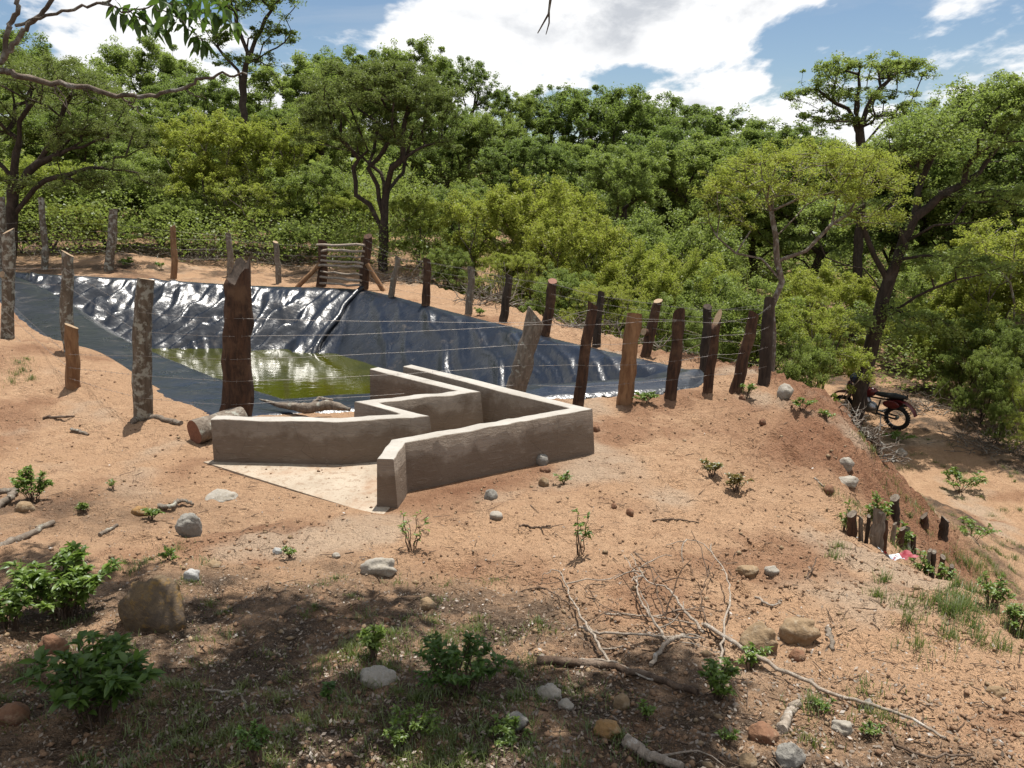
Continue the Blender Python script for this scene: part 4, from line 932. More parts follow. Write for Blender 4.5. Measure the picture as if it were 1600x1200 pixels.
for i, a in enumerate((
    (230, 985, 108, 98, 'rock_lichen', 'large brown lichened boulder, biggest stone in the foreground', .75, .3, .12),
    (295, 838, 42, 36, 'rock_grey', 'grey triangular stone standing upright near the wing wall', .5, .1, 0),
    (342, 781, 52, 16, 'rock_pale', 'flat pale stone sunk in sand below the apron', .8, .45, 0),
    (297, 906, 25, 17, 'rock_white', 'small whitish stone right of the big boulder', .8, .3, 0),
    (330, 886, 30, 14, 'rock_tan', 'small tan stone above the whitish stone', .7, .35, 0),
    (590, 898, 58, 28, 'rock_pale', 'long rounded pale stone lying in the middle foreground', .6, .3, 0),
    (215, 806, 26, 14, 'rock_yellow', 'ochre stone half buried left of the triangular stone', .8, .4, 0),
    (36, 800, 30, 18, 'rock_tan', 'mossy tan stone under the small bush at left edge', .8, .3, 0),
    (78, 1022, 42, 34, 'rock_red', 'reddish stone between the two leafy plants', .8, .3, 0),
    (12, 1130, 56, 30, 'rock_red', 'reddish flat stone at the lower left edge', .8, .35, 0),
    (668, 952, 28, 18, 'rock_tan', 'brown stone in dappled shade below the long pale stone', .8, .3, 0),
    (604, 973, 12, 8, 'rock_red', 'tiny reddish stone near the foreground seedling', .8, .3, 0),
    (585, 1072, 72, 24, 'rock_pale', 'flat pale slab of stone in the shaded grass', .7, .42, 0),
    (858, 1092, 44, 22, 'rock_pale', 'pale flaky stone below the brush pile', .7, .35, 0),
    (884, 1108, 24, 18, 'rock_pale', 'small pale stone touching the flaky stone', .8, .3, 0),
    (808, 1140, 34, 24, 'rock_grey', 'grey stone in deep shade at the bottom', .8, .3, 0),
    (972, 1110, 28, 26, 'rock_tan', 'round brown stone shaded below the dark log', .8, .25, 0),
    (950, 1152, 42, 24, 'rock_yellow', 'orange rounded stone at the bottom centre', .8, .3, 0),
    (845, 727, 24, 20, 'rock_grey', 'knobbly grey stone leaning at the outer wall', .9, .2, 0),
    (852, 738, 18, 10, 'rock_red', 'small orange stone below the knobbly grey stone', .8, .3, 0),
    (850, 761, 17, 16, 'rock_tan', 'round buff pebble left of the green sprout', .9, .25, 0),
    (767, 780, 22, 15, 'rock_grey', 'rough grey stone on the red soil before the wall', .8, .3, 0),
    (775, 812, 22, 12, 'rock_pale', 'pale oblong stone right of the twiggy sapling', .7, .3, 0),
    (985, 806, 13, 11, 'rock_red', 'dark brown cube-like clod on the pale sand', .9, .2, 0),
    (960, 794, 9, 8, 'rock_red', 'smaller dark clod left of the cube-like clod', .9, .2, 0),
    (932, 675, 13, 10, 'rock_red', 'brown stone right of the channel corner', .9, .25, 0),
    (1228, 623, 24, 20, 'rock_pale', 'pale stone on top of the spoil heap', .8, .2, .3),
    (1160, 624, 11, 9, 'rock_red', 'small brown stone below the leaning dark post', .8, .25, 0),
    (1192, 664, 11, 9, 'rock_red', 'brown clod on the spoil heap below the pale stone', .8, .25, 0),
    (1323, 735, 25, 18, 'rock_pale', 'upper of two pale stones on the heap flank', .7, .25, .4),
    (1327, 763, 38, 14, 'rock_pale', 'lower long pale stone on the heap flank', .6, .25, .05),
    (1296, 772, 18, 14, 'rock_red', 'square brown stone left of the long pale stone', .9, .2, 0),
    (1410, 714, 18, 13, 'rock_pale', 'small pale stone beside the track', .8, .3, 0),
    (1190, 1018, 60, 46, 'rock_tan', 'left of two big tan boulders at the brush pile', .75, .22, .2),
    (1251, 1008, 64, 36, 'rock_tan', 'right, smoother of two big tan boulders', .7, .22, -.1),
    (1247, 1034, 27, 18, 'rock_red', 'wet looking brown stone under the two tan boulders', .8, .25, 0),
    (1207, 900, 23, 13, 'rock_pale', 'pale oval pebble above the tan boulders', .7, .3, .3),
    (1170, 900, 40, 14, 'rock_tan', 'flat tan stone sunk beside the oval pebble', .7, .48, 0),
    (1320, 1145, 36, 20, 'rock_pale', 'pale stone below the long white pole', .8, .35, 0),
    (1238, 1200, 46, 36, 'rock_grey', 'dark grey stone cut by the bottom edge', .8, .3, 0),
    (1170, 1202, 32, 22, 'rock_tan', 'brown round stone left of the dark grey stone', .8, .3, 0),
    (1197, 1160, 50, 32, 'rock_red', 'dark reddish lump of earth by the short pale stick', .8, .35, 0),
    (1357, 1112, 20, 18, 'rock_grey', 'small grey stone under the middle of the white pole', .8, .3, 0),
    (1562, 1088, 36, 20, 'rock_tan', 'brown stone at the lower right edge', .7, .38, 0),
    (524, 872, 14, 8, 'rock_pale', 'small buff pebble left of the long pale stone', .8, .3, 0),
    (432, 866, 16, 11, 'rock_white', 'white pebble beside the tiny seedling', .8, .3, 0))):
    px, py, w, h, mat, lab, dep, sink, rot = a; sink = min(sink + .07, .47)
    rock(px, py, w, h, mat, lab, 40 + i, dep, rot=rot, sink=sink)

# ------------------------------------------------------------------ fallen wood
def stick(path, r0, r1, mat, label, name='stick', lifts=None, twigs=0, seed=0, sides=8, capm=None, kink=.005, group='dead sticks on the ground', cat='stick'):
    if group.startswith('dead branches'): r0, r1 = r0 * .62, r1 * .75
    P = [G(a, b) for a, b in path]; P = np.array(P); n = len(P)
    P[:, 2] += (np.array(lifts) * (.4 if group.startswith('dead branches') else 1) if lifts is not None else 0) + r0 * .6
    t = np.linspace(0, n - 1, max(12, n * 6)); i = np.clip(t.astype(int), 0, n - 2); f = (t - i)[:, None]
    Pm = np.vstack([2 * P[0] - P[1], P, 2 * P[-1] - P[-2]])
    a, b, c, d = Pm[i], Pm[i + 1], Pm[i + 2], Pm[i + 3]
    Q = .5 * (2 * b + (c - a) * f + (2 * a - 5 * b + 4 * c - d) * f ** 2 + (3 * b - a - 3 * c + d) * f ** 3)
    rng = np.random.default_rng(seed); Q[1:-1] += rng.normal(size=(len(Q) - 2, 3)) * kink * np.array([1, 1, .5])
    lo = land(Q[:, 0], Q[:, 1]) + r1 * .3; Q[:, 2] = np.maximum(Q[:, 2], lo)
    o = Q[0].copy(); m = MB(); m.tube(Q - o, np.linspace(r0, r1, len(Q)), sides, jit=.18, seed=seed, capm=capm)
    for k in range(int(twigs * .55)):
        j = rng.integers(2, len(Q) - 2); d = Q[min(j + 1, len(Q) - 1)] - Q[j]; d /= np.linalg.norm(d); dv = d + rng.normal(size=3) * .8; dv[2] = abs(dv[2]) * .35; dv /= np.linalg.norm(dv)
        L = rng.uniform(.12, .4); T = [Q[j] - o]
        for s_ in range(5): dv = dv + rng.normal(size=3) * .22 + np.array([0, 0, -.08]); dv /= np.linalg.norm(dv); T.append(T[-1] + dv * L / 5)
        m.tube(np.array(T), np.linspace(min(r0, .006), .002, 6), 4, caps=False)
    return tag(m.build(name, [M[mat], M['cut_red'] if capm else M[mat]], loc=o), label, cat, group)
stick([(1100, 995), (1190, 1042), (1300, 1092), (1400, 1126), (1478, 1156)], .0115, .005, 'deadwood', 'long straight whitish pole lying down the sandy slope at right', seed=1, lifts=[.06, .03, .02, .03, .0])
stick([(840, 1036), (960, 1046), (1090, 1086)], .020, .014, 'deadbrown', 'thick dark log lying in shade under the brush pile', seed=2, name='log', cat='log')
B = 'dead branches of the brush pile'
stick([(843, 1032), (900, 1040), (952, 1042), (1020, 1066)], .010, .006, 'deadwood', 'pale branch lying in front of the dark log', seed=3, lifts=[.05, .06, .06, .02], group=B, twigs=3)
stick([(952, 1042), (920, 998), (893, 952), (872, 903), (848, 904)], .011, .004, 'deadwood', 'brown branch rising left from the fork of the pale branch', seed=4, lifts=[.05, .12, .14, .1, .05], group=B, twigs=7)
stick([(900, 966), (875, 942), (852, 926), (828, 926)], .007, .003, 'deadbrown', 'thin side twig pointing left from the brush pile', seed=5, lifts=[.1, .08, .05, .02], group=B, twigs=4)
stick([(905, 985), (930, 996), (1000, 1005), (1090, 1010)], .011, .007, 'deadwood', 'reddish pale branch lying level across the brush pile', seed=6, lifts=[.04, .06, .1, .1], group=B, twigs=4)
stick([(945, 963), (1010, 971), (1085, 985)], .010, .005, 'deadwood', 'straight pale stick above the level branch', seed=7, lifts=[.02, .08, .08], group=B, twigs=3)
stick([(1017, 1043), (1042, 1014), (1068, 1007)], .016, .013, 'deadwood', 'short thick broken pale branch end in the brush pile', seed=8, lifts=[.02, .08, .1], group=B)
stick([(1042, 1012), (1012, 972), (996, 945), (994, 915), (975, 880)], .012, .003, 'deadwood', 'white crooked branch in the centre of the brush pile', seed=9, lifts=[.08, .12, .16, .15, .12], group=B, twigs=7)
stick([(1100, 996), (1065, 962), (1040, 935), (1010, 925), (985, 880)], .014, .003, 'deadwood', 'thick pale branch curving up from the pole foot', seed=10, lifts=[.05, .12, .16, .18, .15], group=B, twigs=8)
stick([(1125, 1046), (1131, 1000), (1138, 950), (1118, 905), (1085, 872), (1040, 870)], .010, .003, 'deadwood', 'tall white arched branch at the right of the brush pile', seed=11, lifts=[.0, .15, .28, .32, .3, .2], group=B, twigs=5)
stick([(990, 872), (1028, 912), (1042, 930)], .007, .003, 'deadbrown', 'thin dark twig at the top of the brush pile', seed=12, lifts=[.1, .14, .1], group=B, twigs=5)
stick([(1085, 1010), (1040, 985), (1020, 930), (1010, 905)], .008, .003, 'deadbrown', 'dark thin branch standing behind the white crooked branch', seed=13, lifts=[.05, .15, .25, .3], group=B, twigs=8)
stick([(1120, 1010), (1095, 960), (1105, 920), (1125, 890)], .006, .002, 'deadbrown', 'fine dark twiggy branch inside the white arch', seed=14, lifts=[.05, .15, .25, .3], group=B, twigs=9)
stick([(1130, 1005), (1080, 990), (960, 970), (900, 915)], .006, .002, 'deadbrown', 'long low dark twig running through the brush pile', seed=15, lifts=[.03, .08, .1, .06], group=B, twigs=10)
stick([(-15, 866), (40, 842), (84, 820)], .03, .02, 'bark_weather', 'brown log end lying above the leafy plant at left', seed=16, name='log', cat='log')
stick([(-10, 800), (14, 782), (26, 768)], .032, .026, 'bark_weather', 'grey log end under the small bush at left edge', seed=17, name='log', cat='log')
stick([(-12, 774), (22, 770)], .03, .026, 'bark_weather', 'short grey log end touching the left edge', seed=18, name='log', cat='log')
stick([(156, 838), (184, 822)], .016, .012, 'bark_weather', 'short thick stick left of the triangular stone', seed=19)
stick([(248, 794), (268, 797), (284, 790), (302, 790)], .022, .012, 'bark_weather', 'weathered grey root piece behind the triangular stone', seed=20, lifts=[0, .02, .03, 0])
stick([(68, 655), (116, 652)], .018, .012, 'deadbrown', 'dark stick on the sand left of the lichen spotted post', seed=21)
stick([(112, 672), (138, 681)], .018, .014, 'bark_weather', 'short weathered stick below the lichen spotted post', seed=22)
stick([(1222, 1146), (1232, 1122), (1246, 1102)], .02, .016, 'deadwood', 'short thick whitish stick below the long pole', seed=23)
stick([(1292, 983), (1302, 1018)], .013, .011, 'bark_weather', 'stubby dark stick right of the tan boulders', seed=24)
stick([(975, 1162), (1010, 1185), (1065, 1204)], .024, .014, 'deadwood', 'pale root at the bottom edge beside the orange stone', seed=25, twigs=3)
stick([(1338, 1098), (1420, 1180), (1520, 1185)], .006, .004, 'deadbrown', 'thin dark twig below the end of the long pole', seed=26, lifts=[.0, .01, .01])
stick([(1020, 815), (1050, 812), (1092, 818)], .008, .005, 'deadbrown', 'slim dark stick on the pale sand right of the clods', seed=27)
stick([(812, 824), (838, 826), (860, 822)], .009, .005, 'deadbrown', 'forked brown stick right of the pale oblong stone', seed=28, twigs=2)
stick([(320, 1080), (370, 1085), (388, 1120)], .006, .004, 'deadwood', 'white forked twig on the shaded grass', seed=29)
stick([(206, 662), (225, 655), (262, 660), (284, 664)], .034, .026, 'bark_weather', 'grey branch lying from the lichen spotted post to the cut log', seed=30, name='log', cat='log')
stick([(1272, 748), (1288, 762)], .010, .006, 'deadwood', 'pale stick beside the square brown stone', seed=31)
stick([(1180, 935), (1205, 948), (1222, 940)], .008, .004, 'deadwood', 'bleached splinter above the tan boulders', seed=32)
stick([(1258, 908), (1275, 885)], .006, .004, 'deadbrown', 'thin upright-leaning twig right of the oval pebble', seed=33, lifts=[0, .06])
def cut_log():
    a = at_z(303, 676, .14); b = np.array([a[0] + .34, a[1] + .42, .17]); m = MB(); n = 8
    P = np.array([(b - a) * t for t in np.linspace(0, 1, n)]); m.tube(P, .125 * np.array([1, 1.02, 1, .98, 1.03, 1, .97, .95]), 16, jit=.13, capm=1, seed=4)
    tag(m.build('log', [M['bark_weather'], M['cut_red']], loc=a), 'thick sawn log with red end face against the wing wall', 'log')
    p = [at_z(395, 633, .10), at_z(425, 642, .08), at_z(470, 648, .10), at_z(505, 642, .14), at_z(540, 650, .1)]
    P = np.array(p); P[:, 1] += .25; o = P[0].copy(); m = MB()
    t = np.linspace(0, 1, 24); Q = np.stack([np.interp(t, np.linspace(0, 1, 5), P[:, k]) for k in range(3)], 1); m.tube(Q - o, np.interp(t, [0, .3, .5, .8, 1], [.008, .035, .06, .055, .02]), 9, jit=.3, seed=3)
    m.tube(np.array([Q[12] - o, Q[12] - o + [.1, .1, .09], Q[12] - o + [.25, .12, .06]]), [.03, .02, .012], 7, jit=.2)
    tag(m.build('driftwood', M['bark_weather'], loc=o), 'gnarled brown driftwood behind the wing wall beside the thickest post', 'driftwood')
cut_log()

# ------------------------------------------------------------------ dead brush behind the fences
def brush(px, py, D, wpx, hpx, n, label, seed, mat='branch_pale', r=.012):
    rng = np.random.default_rng(seed); c = at_y(px, py, D) if D else G(px, py); D = c[1]; c[2] = gz(c[0], c[1]); k = D / FPX; W = wpx * k / 2; H = hpx * k; m = MB()
    for i in range(n):
        p = np.array([rng.normal() * W * .5, rng.normal() * W * .3, 0.0]); p[2] = float(land(np.array([c[0] + p[0]]), np.array([c[1] + p[1]]), False)[0]) - c[2] + .01; a = rng.uniform(0, 6.28); d = np.array([math.cos(a), math.sin(a) * .6, rng.uniform(.1, 1.0)]); d /= np.linalg.norm(d)
        L = rng.uniform(.35, 1.0) * max(W, H) * 1.1; T = [p]
        for s_ in range(7): d = d + rng.normal(size=3) * .2 + np.array([0, 0, -.07]); d /= np.linalg.norm(d); T.append(T[-1] + d * L / 7)
        T = np.array(T); T[:, 2] = np.maximum(T[:, 2], -.1); rr = r * rng.uniform(.4, 1.2); m.tube(T, np.linspace(rr, rr * .3, 8), 4, caps=False)
        for q in range(2):
            j = rng.integers(2, 7); dd = rng.normal(size=3); dd[2] = abs(dd[2]); dd /= np.linalg.norm(dd); m.tube(np.array([T[j], T[j] + dd * L * .15, T[j] + dd * L * .3 + rng.normal(size=3) * .03]), [rr * .5, rr * .35, rr * .2], 3, caps=False)
    tag(m.build('dead_brush', M[mat], loc=c), label, 'brushwood', 'heaps of dead brush')
for i, a in enumerate(((310, 412, 24.6, 130, 40, 70, 'grey dead brush behind the far fence left of the thickest post'), (455, 425, 24.2, 120, 50, 80, 'grey dead brush heaped left of the gate'), (100, 395, 25.0, 150, 60, 60, 'dead brush under the dark thicket tree'),
    (650, 445, 20.5, 110, 60, 70, 'dead twigs right of the gate below the thorn tree'), (770, 470, 17.0, 110, 60, 70, 'grey dead twigs beyond the middle of the right rim fence'), (905, 515, 14.5, 90, 50, 60, 'grey dead brush below the blackish leaning post'),
    (1060, 520, 13.5, 150, 90, 70, 'bleached bare branches arching beyond the liner end'), (1250, 560, 13.2, 120, 80, 60, 'bare tangled branches right of the corner post'), (1362, 690, None, 90, 36, 90, 'low heap of dead twigs in front of the motorcycle'),
    (1450, 640, None, 110, 60, 60, 'pale dead branches fallen right of the motorcycle'), (1545, 700, None, 160, 70, 90, 'dead brush under the bushes along the track'), (215, 410, 24.6, 90, 40, 40, 'thin dead twigs behind the grey post by the earth heap'))):
    px, py, D, w, h, n, lab = a; brush(px, py, D, w, h, n, lab, 500 + i)

# ------------------------------------------------------------------ plants
def leaf_quadset(P, D_, L, W, rng, droop=.25):
    """folded pointed leaves: bases P, directions D_"""
    n = len(P); D_ = D_ / np.linalg.norm(D_, axis=1)[:, None]; side = np.cross(D_, np.array([0, 0, 1.0])[None] + rng.normal(size=(n, 3)) * .35); side /= np.linalg.norm(side, axis=1)[:, None] + 1e-9
    nr = np.cross(side, D_); L = L[:, None]; W = W[:, None]
    base = P; q1 = P + D_ * L * .35 + nr * L * .03; tip = P + D_ * L - np.array([0, 0, 1.0])[None] * L * droop; q2 = P + D_ * L * .7 - np.array([0, 0, 1.0])[None] * L * droop * .35
    l1 = q1 + side * W * .5 + nr * W * .16; r1 = q1 - side * W * .5 + nr * W * .16; l2 = q2 + side * W * .36 + nr * W * .12; r2 = q2 - side * W * .36 + nr * W * .12
    V = np.stack([base, l1, l2, tip, r2, r1, q1, q2], 1).reshape(-1, 3); o = np.arange(n)[:, None] * 8
    Q = np.concatenate([o + np.array([[6, 7, 2, 1]]), o + np.array([[6, 5, 4, 7]])]); T = np.concatenate([o + np.array([[0, 6, 1]]), o + np.array([[0, 5, 6]]), o + np.array([[7, 3, 2]]), o + np.array([[7, 4, 3]])])
    return V, Q, T
def plant(px, py, hpx, wpx, stems, leaves, leaf_px_, mat, label, seed, name='leafy_plant', cat='plant', group='small plants on the ground', bare=.25, stem='deadbrown', aspect=.36, base=None):
    leaf_px = leaf_px_ * (.88 if leaf_px_ > 30 else .74); leaves = int(leaves * 2.6); stems = int(stems * 1.3); rng = np.random.default_rng(seed); b = G(px, py) if base is None else np.array(base, float); k = (b[1] / math.cos(PITCH)) / FPX; H = hpx * k; W = wpx * k / 2; LL = leaf_px * k
    m = MB(); PP = []; DD = []
    for i in range(stems):
        a = rng.uniform(0, 6.28); rad = W * rng.uniform(.2, 1.0) ** .7; e = np.array([math.cos(a) * rad, math.sin(a) * rad * .8, H * rng.uniform(.55, 1.0) * (1 - .3 * rad / (W + 1e-6))])
        s0 = np.array([math.cos(a), math.sin(a), 0]) * min(W * .25, .06) * rng.random(); t = np.linspace(0, 1, 8)[:, None]
        T = s0 + (e - s0) * t; T[:, 2] = e[2] * np.sin(t[:, 0] * math.pi / 2 * .92) ** .9; T[1:-1] += rng.normal(size=(6, 3)) * H * .025; T[0, 2] = -.03
        m.tube(T, np.linspace(max(.0035, H * .010), .0014, 8), 5, caps=False)
        for q in range(max(1, int(leaves / stems))):
            f = bare + (1 - bare) * rng.random() ** .7; j = min(int(f * 7), 6); ff = f * 7 - j; p = T[j] * (1 - ff) + T[j + 1] * ff
            d = np.array([rng.normal(), rng.normal(), rng.uniform(-.1, .8)]) + (T[j + 1] - T[j]) / np.linalg.norm(T[j + 1] - T[j]) * .5; PP.append(p); DD.append(d)
    root = empty(name, b); tag(root, label, cat, group)
    m.build('stem', M[stem], root)
    if PP:
        L = LL * rng.uniform(.55, 1.25, len(PP)); V, Q, T3 = leaf_quadset(np.array(PP), np.array(DD), L, L * aspect, rng)
        big = leaf_px > 28
        if big:                                             # leaves large enough to tell apart: one part each
            n = min(290, len(PP)); Vn = V.reshape(-1, 8, 3)
            for i in range(n):
                ob = obj('leaf', np_mesh('leaf', Vn[i] - Vn[i, 0], Q[[i, len(PP) + i]] - i * 8, T3[[i, len(PP) + i, 2 * len(PP) + i, 3 * len(PP) + i]] - i * 8, [M[mat]]), root, Vn[i, 0])
            if len(PP) > n:
                kk = np.arange(n, len(PP)); sel = lambda F, g: np.concatenate([F[kk + q * len(PP)] for q in range(g)]) - n * 8
                fo = obj('foliage', np_mesh('foliage', V[n * 8:], sel(Q, 2), sel(T3, 4), [M[mat]]), root); fo['kind'] = 'stuff'
        else:
            fo = obj('foliage', np_mesh('foliage', V, Q, T3, [M[mat]]), root); fo['kind'] = 'stuff'
    return root
for i, a in enumerate((
    (100, 966, 132, 190, 32, 780, 24, 'lf_near', 'broad bright leafy shrub left of the big boulder'),
    (20, 985, 90, 90, 12, 240, 22, 'lf_near', 'leafy shrub cut by the left edge beside the broad shrub'),
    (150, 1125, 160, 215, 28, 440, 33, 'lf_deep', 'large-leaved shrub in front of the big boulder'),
    (50, 785, 62, 72, 12, 260, 13, 'lf_near', 'small round bush at the left edge above the logs'),
    (585, 1030, 75, 46, 7, 110, 20, 'lf_near', 'upright seedling in the shaded grass right of centre-left'),
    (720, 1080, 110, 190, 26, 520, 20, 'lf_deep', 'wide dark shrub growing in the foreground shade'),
    (645, 860, 82, 66, 7, 26, 14, 'lf_near', 'twiggy sapling with few leaves by the end pier'),
    (905, 868, 98, 30, 4, 26, 16, 'lf_near', 'thin single sapling on the sand above the brush pile'),
    (880, 758, 24, 26, 4, 34, 11, 'lf_near', 'little green sprout right of the buff pebble'),
    (1120, 1095, 90, 80, 12, 260, 17, 'lf_near', 'leafy plant growing through the front of the brush pile'),
    (1175, 1040, 40, 70, 8, 110, 15, 'lf_near', 'low leafy plant left of the tan boulders'),
    (1112, 745, 34, 38, 8, 120, 10, 'lf_bronze', 'left of two bronze-green plants on the heap foot'),
    (1152, 768, 38, 50, 9, 160, 10, 'lf_bronze', 'right of two bronze-green plants on the heap foot'),
    (1372, 838, 95, 56, 10, 150, 12, 'lf_near', 'tall leafy regrowth on the thickest stump'),
    (1412, 846, 60, 40, 8, 90, 12, 'lf_near', 'leafy shoots between the middle stumps'),
    (1440, 880, 56, 36, 8, 80, 12, 'lf_near', 'leafy shoots right of the plastic wrapper'),
    (1475, 897, 50, 40, 7, 70, 11, 'lf_near', 'shoots around the last small stumps'),
    (1318, 830, 60, 26, 4, 40, 11, 'lf_near', 'thin shoots left of the first stump'),
    (1545, 950, 66, 80, 10, 150, 13, 'lf_near', 'green plant below the stump row near the right edge'),
    (1590, 985, 50, 60, 8, 110, 13, 'lf_near', 'green plant cut by the right edge'),
    (1500, 770, 44, 90, 12, 200, 10, 'lf_near', 'low sprawling plant in the middle of the track'),
    (1520, 835, 40, 80, 10, 160, 10, 'lf_near', 'low plant on the track behind the lone stump'),
    (1405, 690, 18, 60, 10, 120, 8, 'lf_near', 'flat green plant left of the small track stone'),
    (1010, 628, 20, 44, 10, 150, 9, 'lf_near', 'bright green tuft between two posts at the hem'),
    (1165, 622, 30, 30, 6, 60, 9, 'lf_near', 'thin weed below the leaning dark post'),
    (1255, 640, 20, 36, 7, 80, 9, 'lf_near', 'small weed on the heap right of the pale stone'),
    (1290, 655, 18, 30, 6, 60, 8, 'lf_near', 'small weed at the heap edge'),
    (130, 800, 18, 26, 5, 60, 10, 'lf_near', 'bright tuft right of the small round bush'),
    (235, 812, 26, 40, 6, 90, 11, 'lf_near', 'leafy tuft by the weathered root piece'),
    (265, 875, 20, 40, 5, 60, 12, 'lf_near', 'small sprout left of the tan stone'),
    (452, 872, 30, 22, 4, 40, 10, 'lf_near', 'tiny seedling beside the white pebble'),
    (178, 765, 20, 14, 3, 20, 9, 'lf_near', 'tiny seedling alone on the sand at left'),
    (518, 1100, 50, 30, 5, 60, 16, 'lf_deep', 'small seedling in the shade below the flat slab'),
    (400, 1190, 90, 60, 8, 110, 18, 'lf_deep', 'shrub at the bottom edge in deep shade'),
    (640, 1150, 50, 120, 16, 260, 15, 'lf_near', 'low spreading green weed at the bottom centre in dappled shade'),
    (800, 1160, 46, 90, 12, 180, 15, 'lf_near', 'low spreading weed left of the orange stone'),
    (1008, 1125, 40, 36, 5, 60, 14, 'lf_near', 'green weed right of the orange stone'),
    (1135, 1165, 40, 36, 5, 50, 14, 'lf_near', 'pale green weed by the reddish lump of earth'),
    (1360, 1150, 26, 50, 6, 60, 12, 'lf_near', 'green weed right of the pale stone under the pole'),
    (1285, 1115, 30, 46, 6, 60, 12, 'lf_near', 'weed beside the short thick whitish stick'),
    (198, 418, 18, 26, 6, 80, 8, 'lf_near', 'bright weed at the foot of the grey post by the earth heap'),
    (252, 421, 14, 14, 4, 40, 7, 'lf_near', 'bright weed left of the pale tan post'),
    (750, 494, 16, 20, 5, 60, 7, 'lf_near', 'bright weed on the bare strip beyond the liner'))):
    px, py, h, w, ns, nl, lp, mt, lab = a
    plant(px, py, h, w, ns, nl, lp, mt, lab, 700 + i, base=None)

# ------------------------------------------------------------------ stumps and wrapper
for i, (px, pt, pb, w, lab) in enumerate(((1331, 803, 836, 15, 'first stump of the row, nearest the spoil heap'), (1370, 798, 846, 20, 'thickest stump of the row'), (1398, 778, 812, 14, 'stump standing just behind the thickest stump'), (1406, 826, 852, 10, 'thin stump left of the wrapper'), (1417, 824, 850, 11, 'thin stump above the wrapper'),
        (1473, 811, 840, 14, 'lone stump out on the track side'), (1444, 806, 822, 12, 'small crooked stump behind the shoots'), (1449, 860, 878, 7, 'small stump right of the wrapper'), (1459, 862, 884, 8, 'middle of the last small stumps'), (1469, 870, 892, 9, 'largest of the last small stumps'), (1345, 808, 838, 7, 'thin stake between the first and the thickest stump'), (1354, 806, 841, 6, 'thin stake touching the thickest stump on its left'), (1384, 812, 848, 8, 'thin stake right of the thickest stump'), (1394, 818, 850, 7, 'thin stake before the rear stump'), (1428, 838, 862, 8, 'short stake just right of the wrapper'), (1484, 884, 900, 7, 'lowest short stake at the end of the row'))):
    o = post('s%d' % i, px, pt, pb, w, ('bark_red', 'bark_weather', 'bark_dark')[i % 3], lab, 'stumps along the edge', pxt=px + (4 if i % 2 else 0), cut='bark_weather', slant=.35, jit=.2)
    o.name = 'tree_stump'; o['category'] = 'stump'
def wrapper():
    p = G(1404, 866); rng = np.random.default_rng(9); m = MB(); nx, ny = 14, 8
    xs = np.linspace(-.13, .13, nx); ys = np.linspace(-.06, .07, ny); V = []
    for y in ys:
        for x in xs: V.append([x + .02 * pn(np.array([x * 9]), np.array([y * 9]), 3)[0], y, .03 + .025 * float(fbm(np.array([x * 13.]), np.array([y * 13.]), 4, 2)[0]) + .03 * math.sin(x * 22)])
    V = np.array(V); V[:, 2] += np.maximum(0, land(V[:, 0] + p[0], V[:, 1] + p[1]) - p[2]); W = V.copy(); W[:, 2] += .004
    for a, off, mt in ((V, 0, None), ):
        for r in range(ny - 1):
            for c in range(nx - 1): m.add(a[[r * nx + c, r * nx + c + 1, (r + 1) * nx + c + 1, (r + 1) * nx + c]], [[0, 1, 2, 3]], m=0 if c < 8 and (r * 3 + c) % 7 else 1)
    tag(m.build('plastic_wrapper', [m_plain('wrapper_pale_blue', (.36, .42, .5), (.45, .47, .5), 18, .4), m_plain('wrapper_red', (.20, .025, .035), (.30, .10, .11), 18, .4)], loc=p), 'crumpled red and pale blue plastic wrapper by the stumps', 'wrapper')
wrapper()

